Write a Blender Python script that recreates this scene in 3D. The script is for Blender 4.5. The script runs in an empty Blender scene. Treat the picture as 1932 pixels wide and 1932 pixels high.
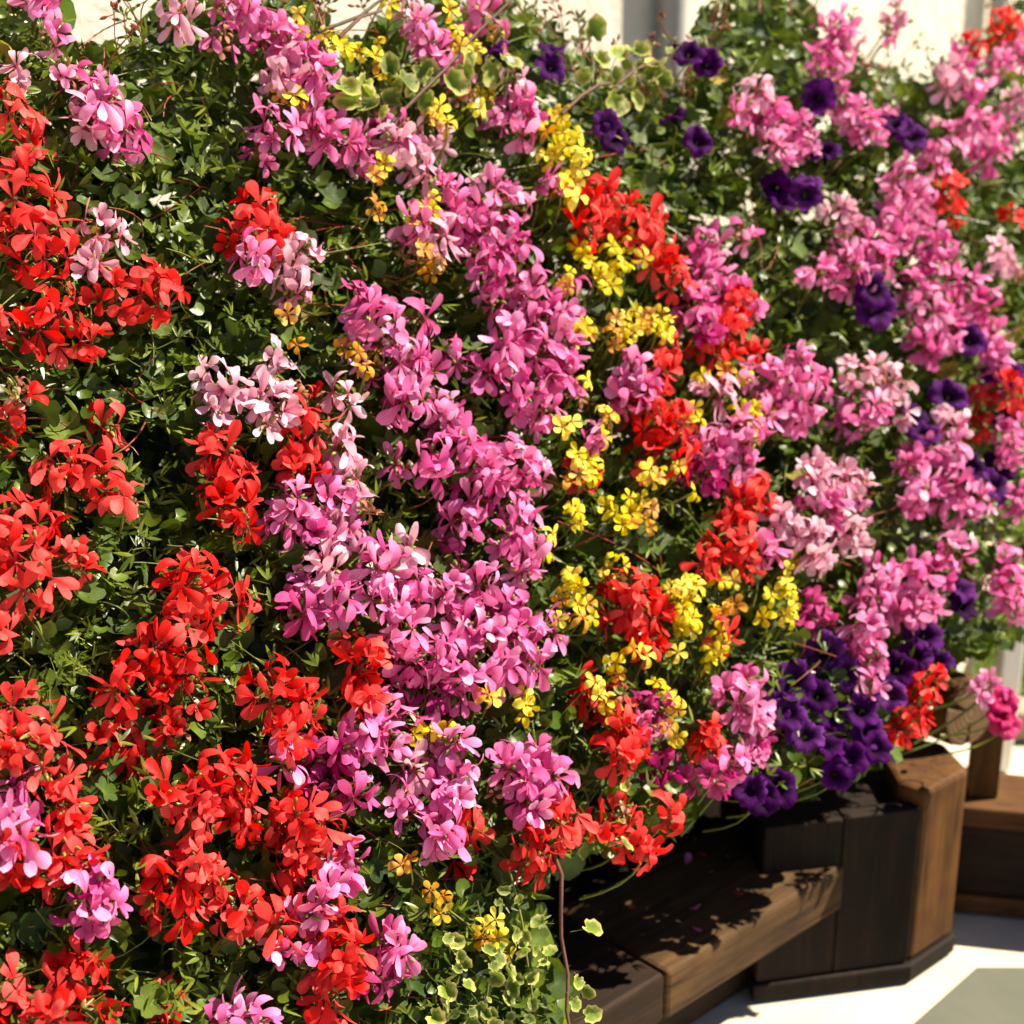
import bpy, math, random
import numpy as np
from mathutils import Vector, Matrix
random.seed(7); rng = np.random.default_rng(7)
R = math.radians; UP = Vector((0, 0, 1))
scene = bpy.context.scene
col = scene.collection

# ---------------------------------------------------------------- camera
CAM = Vector((0, 0, 1.25)); PITCH = R(18); FOC = 1.5
cd = bpy.data.cameras.new('camera'); cam = bpy.data.objects.new('camera', cd); col.objects.link(cam)
cam.location = CAM; cam.rotation_euler = (R(90) - PITCH, 0, 0)
cd.sensor_width = 36; cd.lens = 36 * FOC; cd.clip_start = 0.05; cd.clip_end = 200
cd.dof.use_dof = True; cd.dof.focus_distance = 1.42; cd.dof.aperture_fstop = 4.5
scene.camera = cam

# ---------------------------------------------------------------- sky, sun, exposure
SUN_EL, SUN_AZ = R(48), math.atan2(.97, .22)          # azimuth from +Y towards +X
w = bpy.data.worlds.new('World'); scene.world = w; w.use_nodes = True
nt = w.node_tree; bg = nt.nodes['Background']
sky = nt.nodes.new('ShaderNodeTexSky'); sky.sky_type = 'NISHITA'; sky.sun_disc = False
sky.air_density = .6; sky.dust_density = .3; sky.ozone_density = .6; sky.sun_elevation = SUN_EL; sky.sun_rotation = SUN_AZ
nt.links.new(sky.outputs[0], bg.inputs[0]); bg.inputs[1].default_value = 0.05
sd = bpy.data.lights.new('sun', 'SUN'); sun = bpy.data.objects.new('sun', sd); col.objects.link(sun)
sd.energy = 5.0; sd.angle = R(0.5); sd.color = (1, .90, .71)
sdir = Vector((math.sin(SUN_AZ) * math.cos(SUN_EL), math.cos(SUN_AZ) * math.cos(SUN_EL), math.sin(SUN_EL)))
sun.rotation_euler = sdir.to_track_quat('Z', 'Y').to_euler(); sun.location = sdir * 10
vs = scene.view_settings; vs.view_transform = 'Standard'; vs.look = 'None'; vs.exposure = 1.55; vs.gamma = 1
scene.cycles.use_denoising = True
scene.cycles.max_bounces = 6; scene.cycles.transmission_bounces = 4; scene.cycles.transparent_max_bounces = 4

# ---------------------------------------------------------------- helpers
def ray(px, py):                                      # direction through a point of the 1932-grid
    x = (px - 966) / (1932 * FOC); y = -(py - 966) / (1932 * FOC)
    c, s = math.cos(PITCH), math.sin(PITCH)
    return Vector((x, c + y * s, -s + y * c))

BS, BC, BK, BCC = math.sin(R(36)), math.cos(R(36)), .55, 1.55   # the sloping bank of flowers
BANK_N = Vector((BS, -BC, BK)).normalized()
def bank(px, py, off=0.0):                            # a point of the bank, off metres out of it
    d = ray(px, py)
    t = (BCC - off) / (-d.x * BS + d.y * BC - BK * d.z)
    return CAM + d * t, t

def tag(o, label=None, cat=None, group=None, kind=None):
    if label: o['label'] = label
    if cat: o['category'] = cat
    if group: o['group'] = group
    if kind: o['kind'] = kind
    return o

def empty(name, loc):
    o = bpy.data.objects.new(name, None); col.objects.link(o); o.location = loc
    o.empty_display_size = .02
    return o

def mesh_obj(name, verts, faces, mats, parent=None, loc=(0, 0, 0), smooth=False, fm=None, attrs=None):
    me = bpy.data.meshes.new(name); me.from_pydata(verts, [], faces)
    for m in (mats if isinstance(mats, (list, tuple)) else [mats]): me.materials.append(m)
    if fm is not None: me.polygons.foreach_set('material_index', fm)
    if smooth: me.polygons.foreach_set('use_smooth', [True] * len(faces))
    for k, v in (attrs or {}).items():
        a = me.attributes.new(k, 'FLOAT', 'POINT'); a.data.foreach_set('value', v)
    me.update()
    o = bpy.data.objects.new(name, me); col.objects.link(o); o.location = loc
    if parent: o.parent = parent
    return o

def inst(name, me, parent, loc, rot, scale):
    o = bpy.data.objects.new(name, me); col.objects.link(o); o.parent = parent
    o.location = loc; o.rotation_mode = 'QUATERNION'; o.rotation_quaternion = rot
    o.scale = scale if hasattr(scale, '__len__') else (scale,) * 3
    return o

def frame(z, up):                                     # quaternion: local Z to z, local Y near up
    z = z.normalized(); x = up.cross(z)
    if x.length < 1e-4: x = Vector((1, 0, 0)).cross(z)
    x.normalize(); y = z.cross(x)
    return Matrix((x, y, z)).transposed().to_quaternion()

def rv(s=1.0): return Vector((random.gauss(0, s), random.gauss(0, s), random.gauss(0, s)))

def tube(V, F, pts, r0, r1, k=4):
    base = len(V); n = len(pts)
    for i, p in enumerate(pts):
        d = (pts[min(i + 1, n - 1)] - pts[max(i - 1, 0)]).normalized()
        q = frame(d, Vector((.31, .2, .93))); r = r0 + (r1 - r0) * i / max(n - 1, 1)
        for j in range(k):
            a = 2 * math.pi * j / k
            V.append(p + q @ Vector((math.cos(a) * r, math.sin(a) * r, 0)))
    for i in range(n - 1):
        for j in range(k):
            a, b = base + i * k + j, base + i * k + (j + 1) % k
            F.append((a, b, b + k, a + k))

def bez(a, b, c, n):
    return [a * (1 - t) ** 2 + b * 2 * t * (1 - t) + c * t * t for t in [i / n for i in range(n + 1)]]

def ball(V, F, c, q, rx, rz, k=5):
    b = len(V); rings = [(-1, .25), (-.3, 1), (.45, .8), (1, .15)]
    for z, r in rings:
        for j in range(k):
            a = 2 * math.pi * j / k
            V.append(c + q @ Vector((math.cos(a) * r * rx, math.sin(a) * r * rx, z * rz)))
    for i in range(3):
        for j in range(k):
            F.append((b + i * k + j, b + i * k + (j + 1) % k, b + (i + 1) * k + (j + 1) % k, b + (i + 1) * k + j))
    F.append(tuple(b + j for j in reversed(range(k)))); F.append(tuple(b + 3 * k + j for j in range(k)))

# ---------------------------------------------------------------- materials
def newmat(name):
    m = bpy.data.materials.new(name); m.use_nodes = True
    n = m.node_tree.nodes; l = m.node_tree.links
    return m, n, l, n['Principled BSDF'], n['Material Output']

def node(n, typ, **kw):
    x = n.new(typ)
    for k, v in kw.items():
        if k in x.inputs: x.inputs[k].default_value = v
        else: setattr(x, k, v)
    return x

def ramp(n, stops):
    r = n.new('ShaderNodeValToRGB'); e = r.color_ramp.elements
    while len(e) < len(stops): e.new(.5)
    for i, (p, c) in enumerate(stops): e[i].position = p; e[i].color = (*c, 1)
    return r

def petal_mat(name, stops, var=(.72, 1.15), rough=.6, trans=.38, spec=.22, sat=(.9, 1.05), vein=.25, alt=None):
    """colour along the petal (attribute pt 0 base .. 1 tip), faint veins across it (pu), each flower a little different"""
    m, n, l, p, out = newmat(name)
    at = node(n, 'ShaderNodeAttribute', attribute_name='pt'); r = ramp(n, stops); l.new(at.outputs['Fac'], r.inputs[0])
    oi = n.new('ShaderNodeObjectInfo')
    c = r.outputs[0]
    if alt:
        r2 = ramp(n, alt); l.new(at.outputs['Fac'], r2.inputs[0])
        st = node(n, 'ShaderNodeMapRange'); l.new(oi.outputs['Random'], st.inputs[0])
        st.inputs[1].default_value = .35; st.inputs[2].default_value = .95
        mx = node(n, 'ShaderNodeMix', data_type='RGBA'); l.new(st.outputs[0], mx.inputs[0]); l.new(c, mx.inputs[6]); l.new(r2.outputs[0], mx.inputs[7]); c = mx.outputs[2]
    au = node(n, 'ShaderNodeAttribute', attribute_name='pu')
    wv = node(n, 'ShaderNodeMath', operation='MULTIPLY'); l.new(au.outputs['Fac'], wv.inputs[0]); wv.inputs[1].default_value = 17
    sn = node(n, 'ShaderNodeMath', operation='SINE'); l.new(wv.outputs[0], sn.inputs[0])
    mr = node(n, 'ShaderNodeMapRange'); l.new(sn.outputs[0], mr.inputs[0]); mr.inputs[1].default_value = -1; mr.inputs[3].default_value = 1 - vein; mr.inputs[4].default_value = 1
    rm = node(n, 'ShaderNodeMath', operation='MULTIPLY'); l.new(oi.outputs['Random'], rm.inputs[0]); rm.inputs[1].default_value = 7.13
    rf = node(n, 'ShaderNodeMath', operation='FRACT'); l.new(rm.outputs[0], rf.inputs[0])
    vr = node(n, 'ShaderNodeMapRange'); l.new(rf.outputs[0], vr.inputs[0]); vr.inputs[3].default_value = var[0]; vr.inputs[4].default_value = var[1]
    vm = node(n, 'ShaderNodeMath', operation='MULTIPLY'); l.new(vr.outputs[0], vm.inputs[0]); l.new(mr.outputs[0], vm.inputs[1])
    sr = node(n, 'ShaderNodeMapRange'); l.new(rf.outputs[0], sr.inputs[0]); sr.inputs[3].default_value = sat[1]; sr.inputs[4].default_value = sat[0]
    hs = n.new('ShaderNodeHueSaturation'); l.new(c, hs.inputs['Color']); l.new(vm.outputs[0], hs.inputs['Value']); l.new(sr.outputs[0], hs.inputs['Saturation'])
    l.new(hs.outputs[0], p.inputs['Base Color']); p.inputs['Roughness'].default_value = rough; p.inputs['Specular IOR Level'].default_value = spec
    bp = node(n, 'ShaderNodeBump', Strength=.15, Distance=.001); l.new(mr.outputs[0], bp.inputs['Height']); l.new(bp.outputs[0], p.inputs['Normal'])
    tr = n.new('ShaderNodeBsdfTranslucent'); l.new(hs.outputs[0], tr.inputs[0])
    ms = n.new('ShaderNodeMixShader'); ms.inputs[0].default_value = trans
    l.new(p.outputs[0], ms.inputs[1]); l.new(tr.outputs[0], ms.inputs[2]); l.new(ms.outputs[0], out.inputs[0])
    return m

def leaf_mat(name, stops, var=(.6, 1.25), rough=.36, trans=.3, spec=.3, attr='pt', scale=60, hue=.02, edge=0):
    m, n, l, p, out = newmat(name)
    at = node(n, 'ShaderNodeAttribute', attribute_name=attr); r = ramp(n, stops)
    if edge:
        t0 = n.new('ShaderNodeTexCoord'); e0 = node(n, 'ShaderNodeTexNoise', Scale=2.6, Detail=2.0, noise_dimensions='4D'); l.new(t0.outputs['Object'], e0.inputs['Vector']); o0 = n.new('ShaderNodeObjectInfo'); o1 = node(n, 'ShaderNodeMath', operation='MULTIPLY'); l.new(o0.outputs['Random'], o1.inputs[0]); o1.inputs[1].default_value = 50; l.new(o1.outputs[0], e0.inputs['W'])
        e1 = node(n, 'ShaderNodeMath', operation='MULTIPLY_ADD'); l.new(e0.outputs['Fac'], e1.inputs[0]); e1.inputs[1].default_value = edge; l.new(at.outputs['Fac'], e1.inputs[2])
        e2 = node(n, 'ShaderNodeMath', operation='SUBTRACT'); l.new(e1.outputs[0], e2.inputs[0]); e2.inputs[1].default_value = edge * .5; l.new(e2.outputs[0], r.inputs[0])
    else: l.new(at.outputs['Fac'], r.inputs[0])
    oi = n.new('ShaderNodeObjectInfo'); ge = n.new('ShaderNodeNewGeometry'); tc = n.new('ShaderNodeTexCoord')
    ad = node(n, 'ShaderNodeMath', operation='ADD'); l.new(oi.outputs['Random'], ad.inputs[0]); l.new(ge.outputs['Random Per Island'], ad.inputs[1])
    fr = node(n, 'ShaderNodeMath', operation='FRACT'); l.new(ad.outputs[0], fr.inputs[0])
    nz = node(n, 'ShaderNodeTexNoise', Scale=scale, Detail=3.0); l.new(tc.outputs['Object'], nz.inputs['Vector'])
    vr = node(n, 'ShaderNodeMapRange'); l.new(fr.outputs[0], vr.inputs[0]); vr.inputs[3].default_value = var[0]; vr.inputs[4].default_value = var[1]
    nr = node(n, 'ShaderNodeMapRange'); l.new(nz.outputs['Fac'], nr.inputs[0]); nr.inputs[3].default_value = .6; nr.inputs[4].default_value = 1.4
    vm = node(n, 'ShaderNodeMath', operation='MULTIPLY'); l.new(vr.outputs[0], vm.inputs[0]); l.new(nr.outputs[0], vm.inputs[1])
    hr = node(n, 'ShaderNodeMapRange'); l.new(fr.outputs[0], hr.inputs[0]); hr.inputs[3].default_value = .5 + hue; hr.inputs[4].default_value = .5 - hue
    hs = n.new('ShaderNodeHueSaturation'); l.new(r.outputs[0], hs.inputs['Color']); l.new(vm.outputs[0], hs.inputs['Value']); l.new(hr.outputs[0], hs.inputs['Hue'])
    l.new(hs.outputs[0], p.inputs['Base Color']); p.inputs['Roughness'].default_value = rough; p.inputs['Specular IOR Level'].default_value = spec
    bp = node(n, 'ShaderNodeBump', Strength=.4, Distance=.003); l.new(nz.outputs['Fac'], bp.inputs['Height']); l.new(bp.outputs[0], p.inputs['Normal'])
    tr = n.new('ShaderNodeBsdfTranslucent'); l.new(hs.outputs[0], tr.inputs[0])
    ms = n.new('ShaderNodeMixShader'); ms.inputs[0].default_value = trans
    l.new(p.outputs[0], ms.inputs[1]); l.new(tr.outputs[0], ms.inputs[2]); l.new(ms.outputs[0], out.inputs[0])
    return m

def stone_mat(name, c0, c1, scale, rough=.8, bump=.3, dist=.004, detail=6, spots=None):
    m, n, l, p, out = newmat(name); tc = n.new('ShaderNodeTexCoord')
    nz = node(n, 'ShaderNodeTexNoise', Scale=scale, Detail=float(detail), Roughness=.65); l.new(tc.outputs['Object'], nz.inputs['Vector'])
    r = ramp(n, [(.3, c0), (.7, c1)]); l.new(nz.outputs['Fac'], r.inputs[0])
    c = r.outputs[0]
    if spots:
        n2 = node(n, 'ShaderNodeTexNoise', Scale=scale * .17, Detail=4.0); l.new(tc.outputs['Object'], n2.inputs['Vector'])
        r2 = ramp(n, [(.52, (0, 0, 0)), (.68, (1, 1, 1))]); l.new(n2.outputs['Fac'], r2.inputs[0])
        mx = node(n, 'ShaderNodeMix', data_type='RGBA'); l.new(r2.outputs[0], mx.inputs[0]); l.new(c, mx.inputs[6]); mx.inputs[7].default_value = (*spots, 1); c = mx.outputs[2]
    l.new(c, p.inputs['Base Color']); p.inputs['Roughness'].default_value = rough
    bp = node(n, 'ShaderNodeBump', Strength=bump, Distance=dist); l.new(nz.outputs['Fac'], bp.inputs['Height']); l.new(bp.outputs[0], p.inputs['Normal'])
    return m

def wood_mat(name, dark, mid, light, axis, rough=.75):
    """grain stretched along axis (a world direction given as a rotation about Z), with knots and weathering"""
    m, n, l, p, out = newmat(name); tc = n.new('ShaderNodeTexCoord')
    mp = n.new('ShaderNodeMapping'); l.new(tc.outputs['Object'], mp.inputs[0])
    if axis == 'up': mp.inputs['Scale'].default_value = (1, 1, .07)
    else:
        mp.vector_type = 'TEXTURE'; mp.inputs['Rotation'].default_value = (0, 0, axis); mp.inputs['Scale'].default_value = (14, 1, 1)
    oi = n.new('ShaderNodeObjectInfo'); cb = n.new('ShaderNodeVectorMath'); cb.operation = 'ADD'; l.new(mp.outputs[0], cb.inputs[0])
    sc = n.new('ShaderNodeMath'); sc.operation = 'MULTIPLY'; sc.inputs[1].default_value = 9; l.new(oi.outputs['Random'], sc.inputs[0]); l.new(sc.outputs[0], cb.inputs[1])
    nz = node(n, 'ShaderNodeTexNoise', Scale=70.0, Detail=8.0, Roughness=.7, Distortion=.6); l.new(cb.outputs[0], nz.inputs['Vector'])
    r = ramp(n, [(.28, dark), (.5, mid), (.72, light)]); l.new(nz.outputs['Fac'], r.inputs[0])
    n2 = node(n, 'ShaderNodeTexNoise', Scale=14.0, Detail=5.0); l.new(tc.outputs['Object'], n2.inputs['Vector'])
    r2 = ramp(n, [(.4, (1, 1, 1)), (.75, (.45, .42, .42))]); l.new(n2.outputs['Fac'], r2.inputs[0])
    mx = node(n, 'ShaderNodeMix', data_type='RGBA', blend_type='MULTIPLY'); mx.inputs[0].default_value = 1
    l.new(r.outputs[0], mx.inputs[6]); l.new(r2.outputs[0], mx.inputs[7]); l.new(mx.outputs[2], p.inputs['Base Color'])
    cm = n.new('ShaderNodeMapping'); l.new(cb.outputs[0], cm.inputs[0]); cm.inputs['Scale'].default_value = (.5, 1, 1) if axis != 'up' else (1, 1, .4)
    cn = node(n, 'ShaderNodeTexNoise', Scale=38.0, Detail=2.0); l.new(cm.outputs[0], cn.inputs['Vector'])
    cr = ramp(n, [(.485, (1, 1, 1)), (.5, (.12, .10, .10)), (.512, (1, 1, 1))]); l.new(cn.outputs['Fac'], cr.inputs[0])
    m3 = node(n, 'ShaderNodeMix', data_type='RGBA', blend_type='MULTIPLY'); m3.inputs[0].default_value = .7; l.new(mx.outputs[2], m3.inputs[6]); l.new(cr.outputs[0], m3.inputs[7]); l.new(m3.outputs[2], p.inputs['Base Color'])
    p.inputs['Roughness'].default_value = rough; p.inputs['Specular IOR Level'].default_value = .2
    bp = node(n, 'ShaderNodeBump', Strength=.5, Distance=.002); l.new(nz.outputs['Fac'], bp.inputs['Height']); l.new(bp.outputs[0], p.inputs['Normal'])
    return m

M = {}
M['red'] = petal_mat('red petals', [(0, (.26, .003, .010)), (.25, (.72, .010, .010)), (1, (.90, .030, .024))], alt=[(0, (.34, .006, .012)), (.3, (.82, .030, .026)), (1, (.95, .11, .095))], sat=(.95, 1.05), vein=.22, trans=.36, rough=.6, spec=.22)
M['pink'] = petal_mat('pink petals', [(0, (.40, .006, .10)), (.3, (.74, .065, .30)), (1, (.93, .19, .53))], alt=[(0, (.46, .02, .12)), (.3, (.84, .17, .45)), (1, (.96, .47, .75))], vein=.25, trans=.38)
M['pale'] = petal_mat('pale pink petals', [(0, (.55, .04, .13)), (.3, (.80, .26, .42)), (1, (.88, .50, .64))], alt=[(0, (.6, .08, .16)), (.3, (.82, .38, .5)), (1, (.9, .66, .74))], vein=.25, trans=.32)
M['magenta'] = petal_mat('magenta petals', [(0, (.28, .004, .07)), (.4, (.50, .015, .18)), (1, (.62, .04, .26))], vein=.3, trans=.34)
M['purple'] = petal_mat('purple petals', [(0, (.008, .001, .015)), (.35, (.045, .001, .075)), (1, (.135, .003, .215))], vein=.5, trans=.4, rough=.7, spec=.06, var=(.4, 1.4))
M['cerise'] = petal_mat('cerise petals', [(0, (.3, .0, .05)), (.4, (.62, .008, .14)), (1, (.75, .02, .22))], vein=.3, trans=.4)
M['yellow'] = petal_mat('yellow petals', [(0, (.60, .30, .004)), (.22, (.86, .66, .006)), (1, (.90, .80, .012))], vein=.2, trans=.3, alt=[(0, (.55, .2, .005)), (.3, (.86, .58, .008)), (1, (.90, .72, .012))])
M['orange'] = petal_mat('orange petals', [(0, (.40, .12, .008)), (.4, (.72, .30, .01)), (1, (.80, .42, .02))], vein=.3, trans=.3)
M['dry'] = petal_mat('dried petals', [(0, (.22, .05, .02)), (.5, (.42, .14, .08)), (1, (.55, .28, .18))], vein=.4, trans=.2, rough=.7)
M['stem'] = leaf_mat('green stem', [(0, (.10, .13, .02)), (1, (.16, .17, .035))], trans=.05)
M['redstem'] = leaf_mat('reddish stem', [(0, (.22, .035, .02)), (1, (.26, .08, .03))], trans=.05)
M['bud'] = leaf_mat('green bud', [(0, (.16, .20, .04)), (1, (.22, .26, .06))], trans=.15)
M['leaf'] = leaf_mat('ivy leaf', [(0, (.13, .18, .03)), (.25, (.084, .135, .008)), (1, (.068, .112, .007))])
M['leafdark'] = leaf_mat('dark leaf', [(0, (.09, .14, .03)), (.25, (.042, .078, .007)), (1, (.034, .066, .006))], hue=.03)
M['fern'] = leaf_mat('feathery leaf', [(0, (.105, .145, .011)), (1, (.095, .14, .010))], var=(.35, 1.5))
M['vari'] = leaf_mat('variegated leaf', [(0, (.14, .22, .02)), (.62, (.18, .26, .025)), (.8, (.40, .42, .09)), (1, (.62, .56, .22))], var=(.55, 1.2), hue=.015, edge=.9)
M['yleaf'] = leaf_mat('yellowing leaf', [(0, (.24, .22, .03)), (1, (.34, .26, .03))])
M['centre'] = leaf_mat('flower centre', [(0, (.30, .14, .01)), (1, (.35, .18, .01))], trans=.05)
M['twig'] = leaf_mat('brown twig', [(0, (.075, .03, .016)), (1, (.09, .04, .02))], trans=0.0, rough=.6)
A = R(43)
M['wood'] = wood_mat('shade toned oiled wood', (.007, .003, .001), (.020, .009, .003), (.042, .018, .006), A)  # near-black copy of the planter timber, with shade put into the colour
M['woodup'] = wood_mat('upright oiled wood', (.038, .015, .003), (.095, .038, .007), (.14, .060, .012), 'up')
M['shadetone'] = wood_mat('shade toned wood', (.004, .0018, .0008), (.011, .005, .002), (.024, .010, .004), 'up')  # the pier's shaded front is painted in by this darker colour
M['shadetoneside'] = wood_mat('shade toned cross wood', (.006, .003, .0015), (.020, .009, .004), (.034, .015, .006), R(-11))  # dark copy of the curb wood; the face's shade is in the colour
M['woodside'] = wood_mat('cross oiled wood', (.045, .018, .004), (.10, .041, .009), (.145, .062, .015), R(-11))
M['lit_wood'] = wood_mat('lit weathered wood', (.024, .012, .005), (.072, .037, .013), (.115, .062, .023), A, .8)  # lighter copy of the beam wood, for its sunlit end
m, n, l, p, out = newmat('end grain'); tc = n.new('ShaderNodeTexCoord')
wv = node(n, 'ShaderNodeTexWave', wave_type='RINGS', rings_direction='SPHERICAL'); wv.inputs['Scale'].default_value = 42; wv.inputs['Distortion'].default_value = 2.5; wv.inputs['Detail'].default_value = 4; wv.inputs['Detail Scale'].default_value = 1.5
l.new(tc.outputs['Object'], wv.inputs['Vector']); nz = node(n, 'ShaderNodeTexNoise', Scale=45.0, Detail=6.0); l.new(tc.outputs['Object'], nz.inputs['Vector'])
mm = node(n, 'ShaderNodeMath', operation='MULTIPLY'); l.new(wv.outputs['Fac'], mm.inputs[0]); l.new(nz.outputs['Fac'], mm.inputs[1])
r = ramp(n, [(.05, (.045, .022, .007)), (.35, (.13, .065, .018)), (.7, (.19, .10, .03))]); l.new(mm.outputs[0], r.inputs[0]); l.new(r.outputs[0], p.inputs['Base Color']); p.inputs['Roughness'].default_value = .85
M['endgrain'] = m
M['soil'] = stone_mat('soil', (.008, .005, .003), (.03, .019, .011), 60, .95, 1, .02)
M['pave'] = stone_mat('pale paving', (.46, .41, .31), (.56, .50, .39), 9, .85, .2, .002)
M['painted_shadow'] = stone_mat('painted shadow grey', (.075, .077, .055), (.095, .095, .070), 14, .8, .3, .002)  # tone of a cast shadow, painted as a grey surface
M['wall'] = stone_mat('cream render', (.60, .55, .45), (.74, .68, .57), 22, .9, .9, .01, spots=(.62, .55, .46))
M['pipe'] = stone_mat('grey paint', (.30, .29, .27), (.36, .35, .32), 20, .5, .1, .001)
M['white'] = stone_mat('white paint', (.78, .77, .72), (.84, .83, .78), 25, .6, .15, .001)
M['lawn'] = stone_mat('turf', (.05, .09, .008), (.12, .17, .012), 40, .9, 1, .02)
M['edging'] = stone_mat('stone edging', (.20, .16, .11), (.30, .25, .18), 16, .85, .4, .004)
M['iron'] = stone_mat('blackened iron', (.012, .010, .009), (.03, .025, .022), 50, .5, .4, .001)

# ---------------------------------------------------------------- the setting
def prism(name, poly, z0, z1, mat, parent=None, bev=.004, top=1.0, kind=None):
    cx = sum(p[0] for p in poly) / len(poly); cy = sum(p[1] for p in poly) / len(poly); n = len(poly)
    V = [(x - cx, y - cy, 0) for x, y in poly] + [((x - cx) * top, (y - cy) * top, z1 - z0) for x, y in poly]
    F = [tuple(range(n))[::-1], tuple(range(n, 2 * n))] + [(i, (i + 1) % n, n + (i + 1) % n, n + i) for i in range(n)]
    o = mesh_obj(name, V, F, mat, parent, (cx, cy, z0))
    if parent: o.location = Vector((cx, cy, z0)) - parent.location
    if bev:
        b = o.modifiers.new('bevel', 'BEVEL'); b.width = bev; b.segments = 2
    if kind: o['kind'] = kind
    return o

O = Vector((.413, 1.743)); a2 = Vector((math.cos(A), math.sin(A))); n2 = Vector((math.sin(A), -math.cos(A)))
def sn(s, n): p = O + a2 * s + n2 * n; return (p.x, p.y)
def plank(name, s0, s1, n0, n1, z0, z1, mat, parent=None, bev=.004):
    return prism(name, [sn(s0, n0), sn(s0, n1), sn(s1, n1), sn(s1, n0)], z0, z1, mat, parent, bev)

big = 40
pv = mesh_obj('pavement', [(-big, -big, 0), (big, -big, 0), (big, big, 0), (-big, big, 0)], [(0, 1, 2, 3)], M['pave']); pv['kind'] = 'structure'
sl = prism('painted_ground_shadow', [(.635, 1.805), (1.55, 1.80), (1.55, 1.02), (.44, 1.02), (.44, 1.60)], .004, .010, M['painted_shadow'], None, .002, kind='structure')  # thin sheet imitating a shadow cast on the pale paving
lw = prism('lawn', [(.86, 2.66), (4.2, 2.5), (6, 7), (2.6, 7)], .004, .03, M['lawn'], None, 0, kind='structure')
# blades on the near corner of the lawn
V = []; F = []
for i in range(9000):
    x, y = random.uniform(.86, 1.7), random.uniform(2.67, 3.9)
    if x > .87 + (y - 2.66) * .41:
        h = random.uniform(.02, .05); a = random.uniform(0, 6.3); dx, dy = math.cos(a) * .002, math.sin(a) * .002; b = len(V)
        V += [(x - dx, y - dy, .028), (x + dx, y + dy, .028), (x + random.gauss(0, .012), y + random.gauss(0, .012), .028 + h)]; F.append((b, b + 1, b + 2))
tag(mesh_obj('grass', V, F, M['fern']), 'short green lawn grass glimpsed behind the wooden curb', 'grass', kind='stuff')
for i in range(4):
    x0 = .88 + i * .42; o = prism('stone_edging', [(x0, 2.50 - i * .02), (x0 + .41, 2.48 - i * .02), (x0 + .41, 2.56 - i * .02), (x0, 2.58 - i * .02)], .004, .06, M['edging'], None, .008)
    o['kind'] = 'structure'

wall = empty('house_wall', (*sn(0, -1.25), 0))
tag(wall, 'sunlit cream rendered house wall behind the flowers', 'wall')
o = plank('render', -6, 8, -1.45, -1.25, 0, 3.6, M['wall'], wall, 0)
def pipe(px, py, wid, label):
    d = ray(px, py); c = CAM.xy
    # meet the wall plane n = -1.17
    t = (-1.215 - (c - O).dot(n2)) / (Vector((d.x, d.y)).dot(n2)); p = CAM + d * t
    root = empty('downpipe', (p.x, p.y, 0)); V = []; F = []
    tube(V, F, [Vector((0, 0, z)) for z in (0, 1.0, 2.0, 3.6)], wid, wid, 12)
    mesh_obj('pipe', V, F, M['pipe'], root, smooth=True)
    for z in (.5, 1.9, 3.2):
        V = []; F = []; tube(V, F, [Vector((0, 0, z)), Vector((0, 0, z + .04))], wid * 1.12, wid * 1.12, 12)
        mesh_obj('bracket', V, F, M['pipe'], root, smooth=True)
    tag(root, label, 'downpipe')
pipe(1270, 60, .030, 'grey downpipe on the cream wall, above the dark green leaves')
pipe(1885, 20, .026, 'grey downpipe on the cream wall at the right-hand edge, behind pink flowers')

# ---------------------------------------------------------------- timber planter with its corner pier
pl = empty('timber_planter', (*sn(-.5, -.3), 0))
tag(pl, 'brown timber planter with thick rim beam and shade-toned corner pier', 'planter')
S0 = -1.9
plank('rim_beam', S0, -1.05, -.185, -.002, .128, .193, M['wood'], pl, .006)
plank('rim_beam', -1.047, -.322, -.185, 0, .129, .194, M['wood'], pl, .006)
plank('rim_beam', -.319, .03, -.185, .001, .128, .194, M['lit_wood'], pl, .006)  # same beam in the lit tone; the other lengths have shade painted in
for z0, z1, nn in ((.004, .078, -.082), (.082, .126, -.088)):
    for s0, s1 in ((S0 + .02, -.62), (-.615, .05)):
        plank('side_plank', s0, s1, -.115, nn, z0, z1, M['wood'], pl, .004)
# stepped troughs behind, carrying the soil
def trough(nf, nb, top, s0, s1):
    k = 3; h = top / k
    for i in range(k):
        plank('front_plank', s0, s1, nf - .022, nf - random.uniform(0, .003), .004 + i * h, (i + 1) * h - .003, M['wood'], pl, .003)
    for s in (s0, s1 - .022):
        plank('end_board', s, s + .022, nb, nf - .024, .004, top - .01, M['woodside'], pl, .003)
    plank('soil', s0 + .024, s1 - .024, nb, nf - .024, top - .22, top - .03, M['soil'], pl, 0)
trough(-.188, -.333, .188, S0, .02)
trough(-.335, -.58, .52, S0, .86)
trough(-.585, -.85, .82, S0, .95)
for k, (x0, x1) in enumerate(((0, .5), (.504, 1))):      # two wide boards face the pier
    fa, fb = Vector((.322, 1.737)), Vector((.534, 1.783)); q0 = fa.lerp(fb, x0); q1 = fa.lerp(fb, x1); bk = Vector((-.005, .024 + .001 * k))
    prism('pier_board', [tuple(q0), tuple(q1), tuple(q1 + bk), tuple(q0 + bk)], .032, .262 + .002 * k, M['shadetone'], pl, .003)
prism('pier_block', [(.318, 1.765), (.527, 1.811), (.527, 1.95), (.30, 1.98)], .032, .255, M['shadetone'], pl, .004)
prism('corner_post', [(.505, 1.888), (.508, 1.812), (.5385, 1.786), (.612, 1.85), (.60, 1.93), (.55, 1.955)], .032, .287, M['woodup'], pl, .007)
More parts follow.
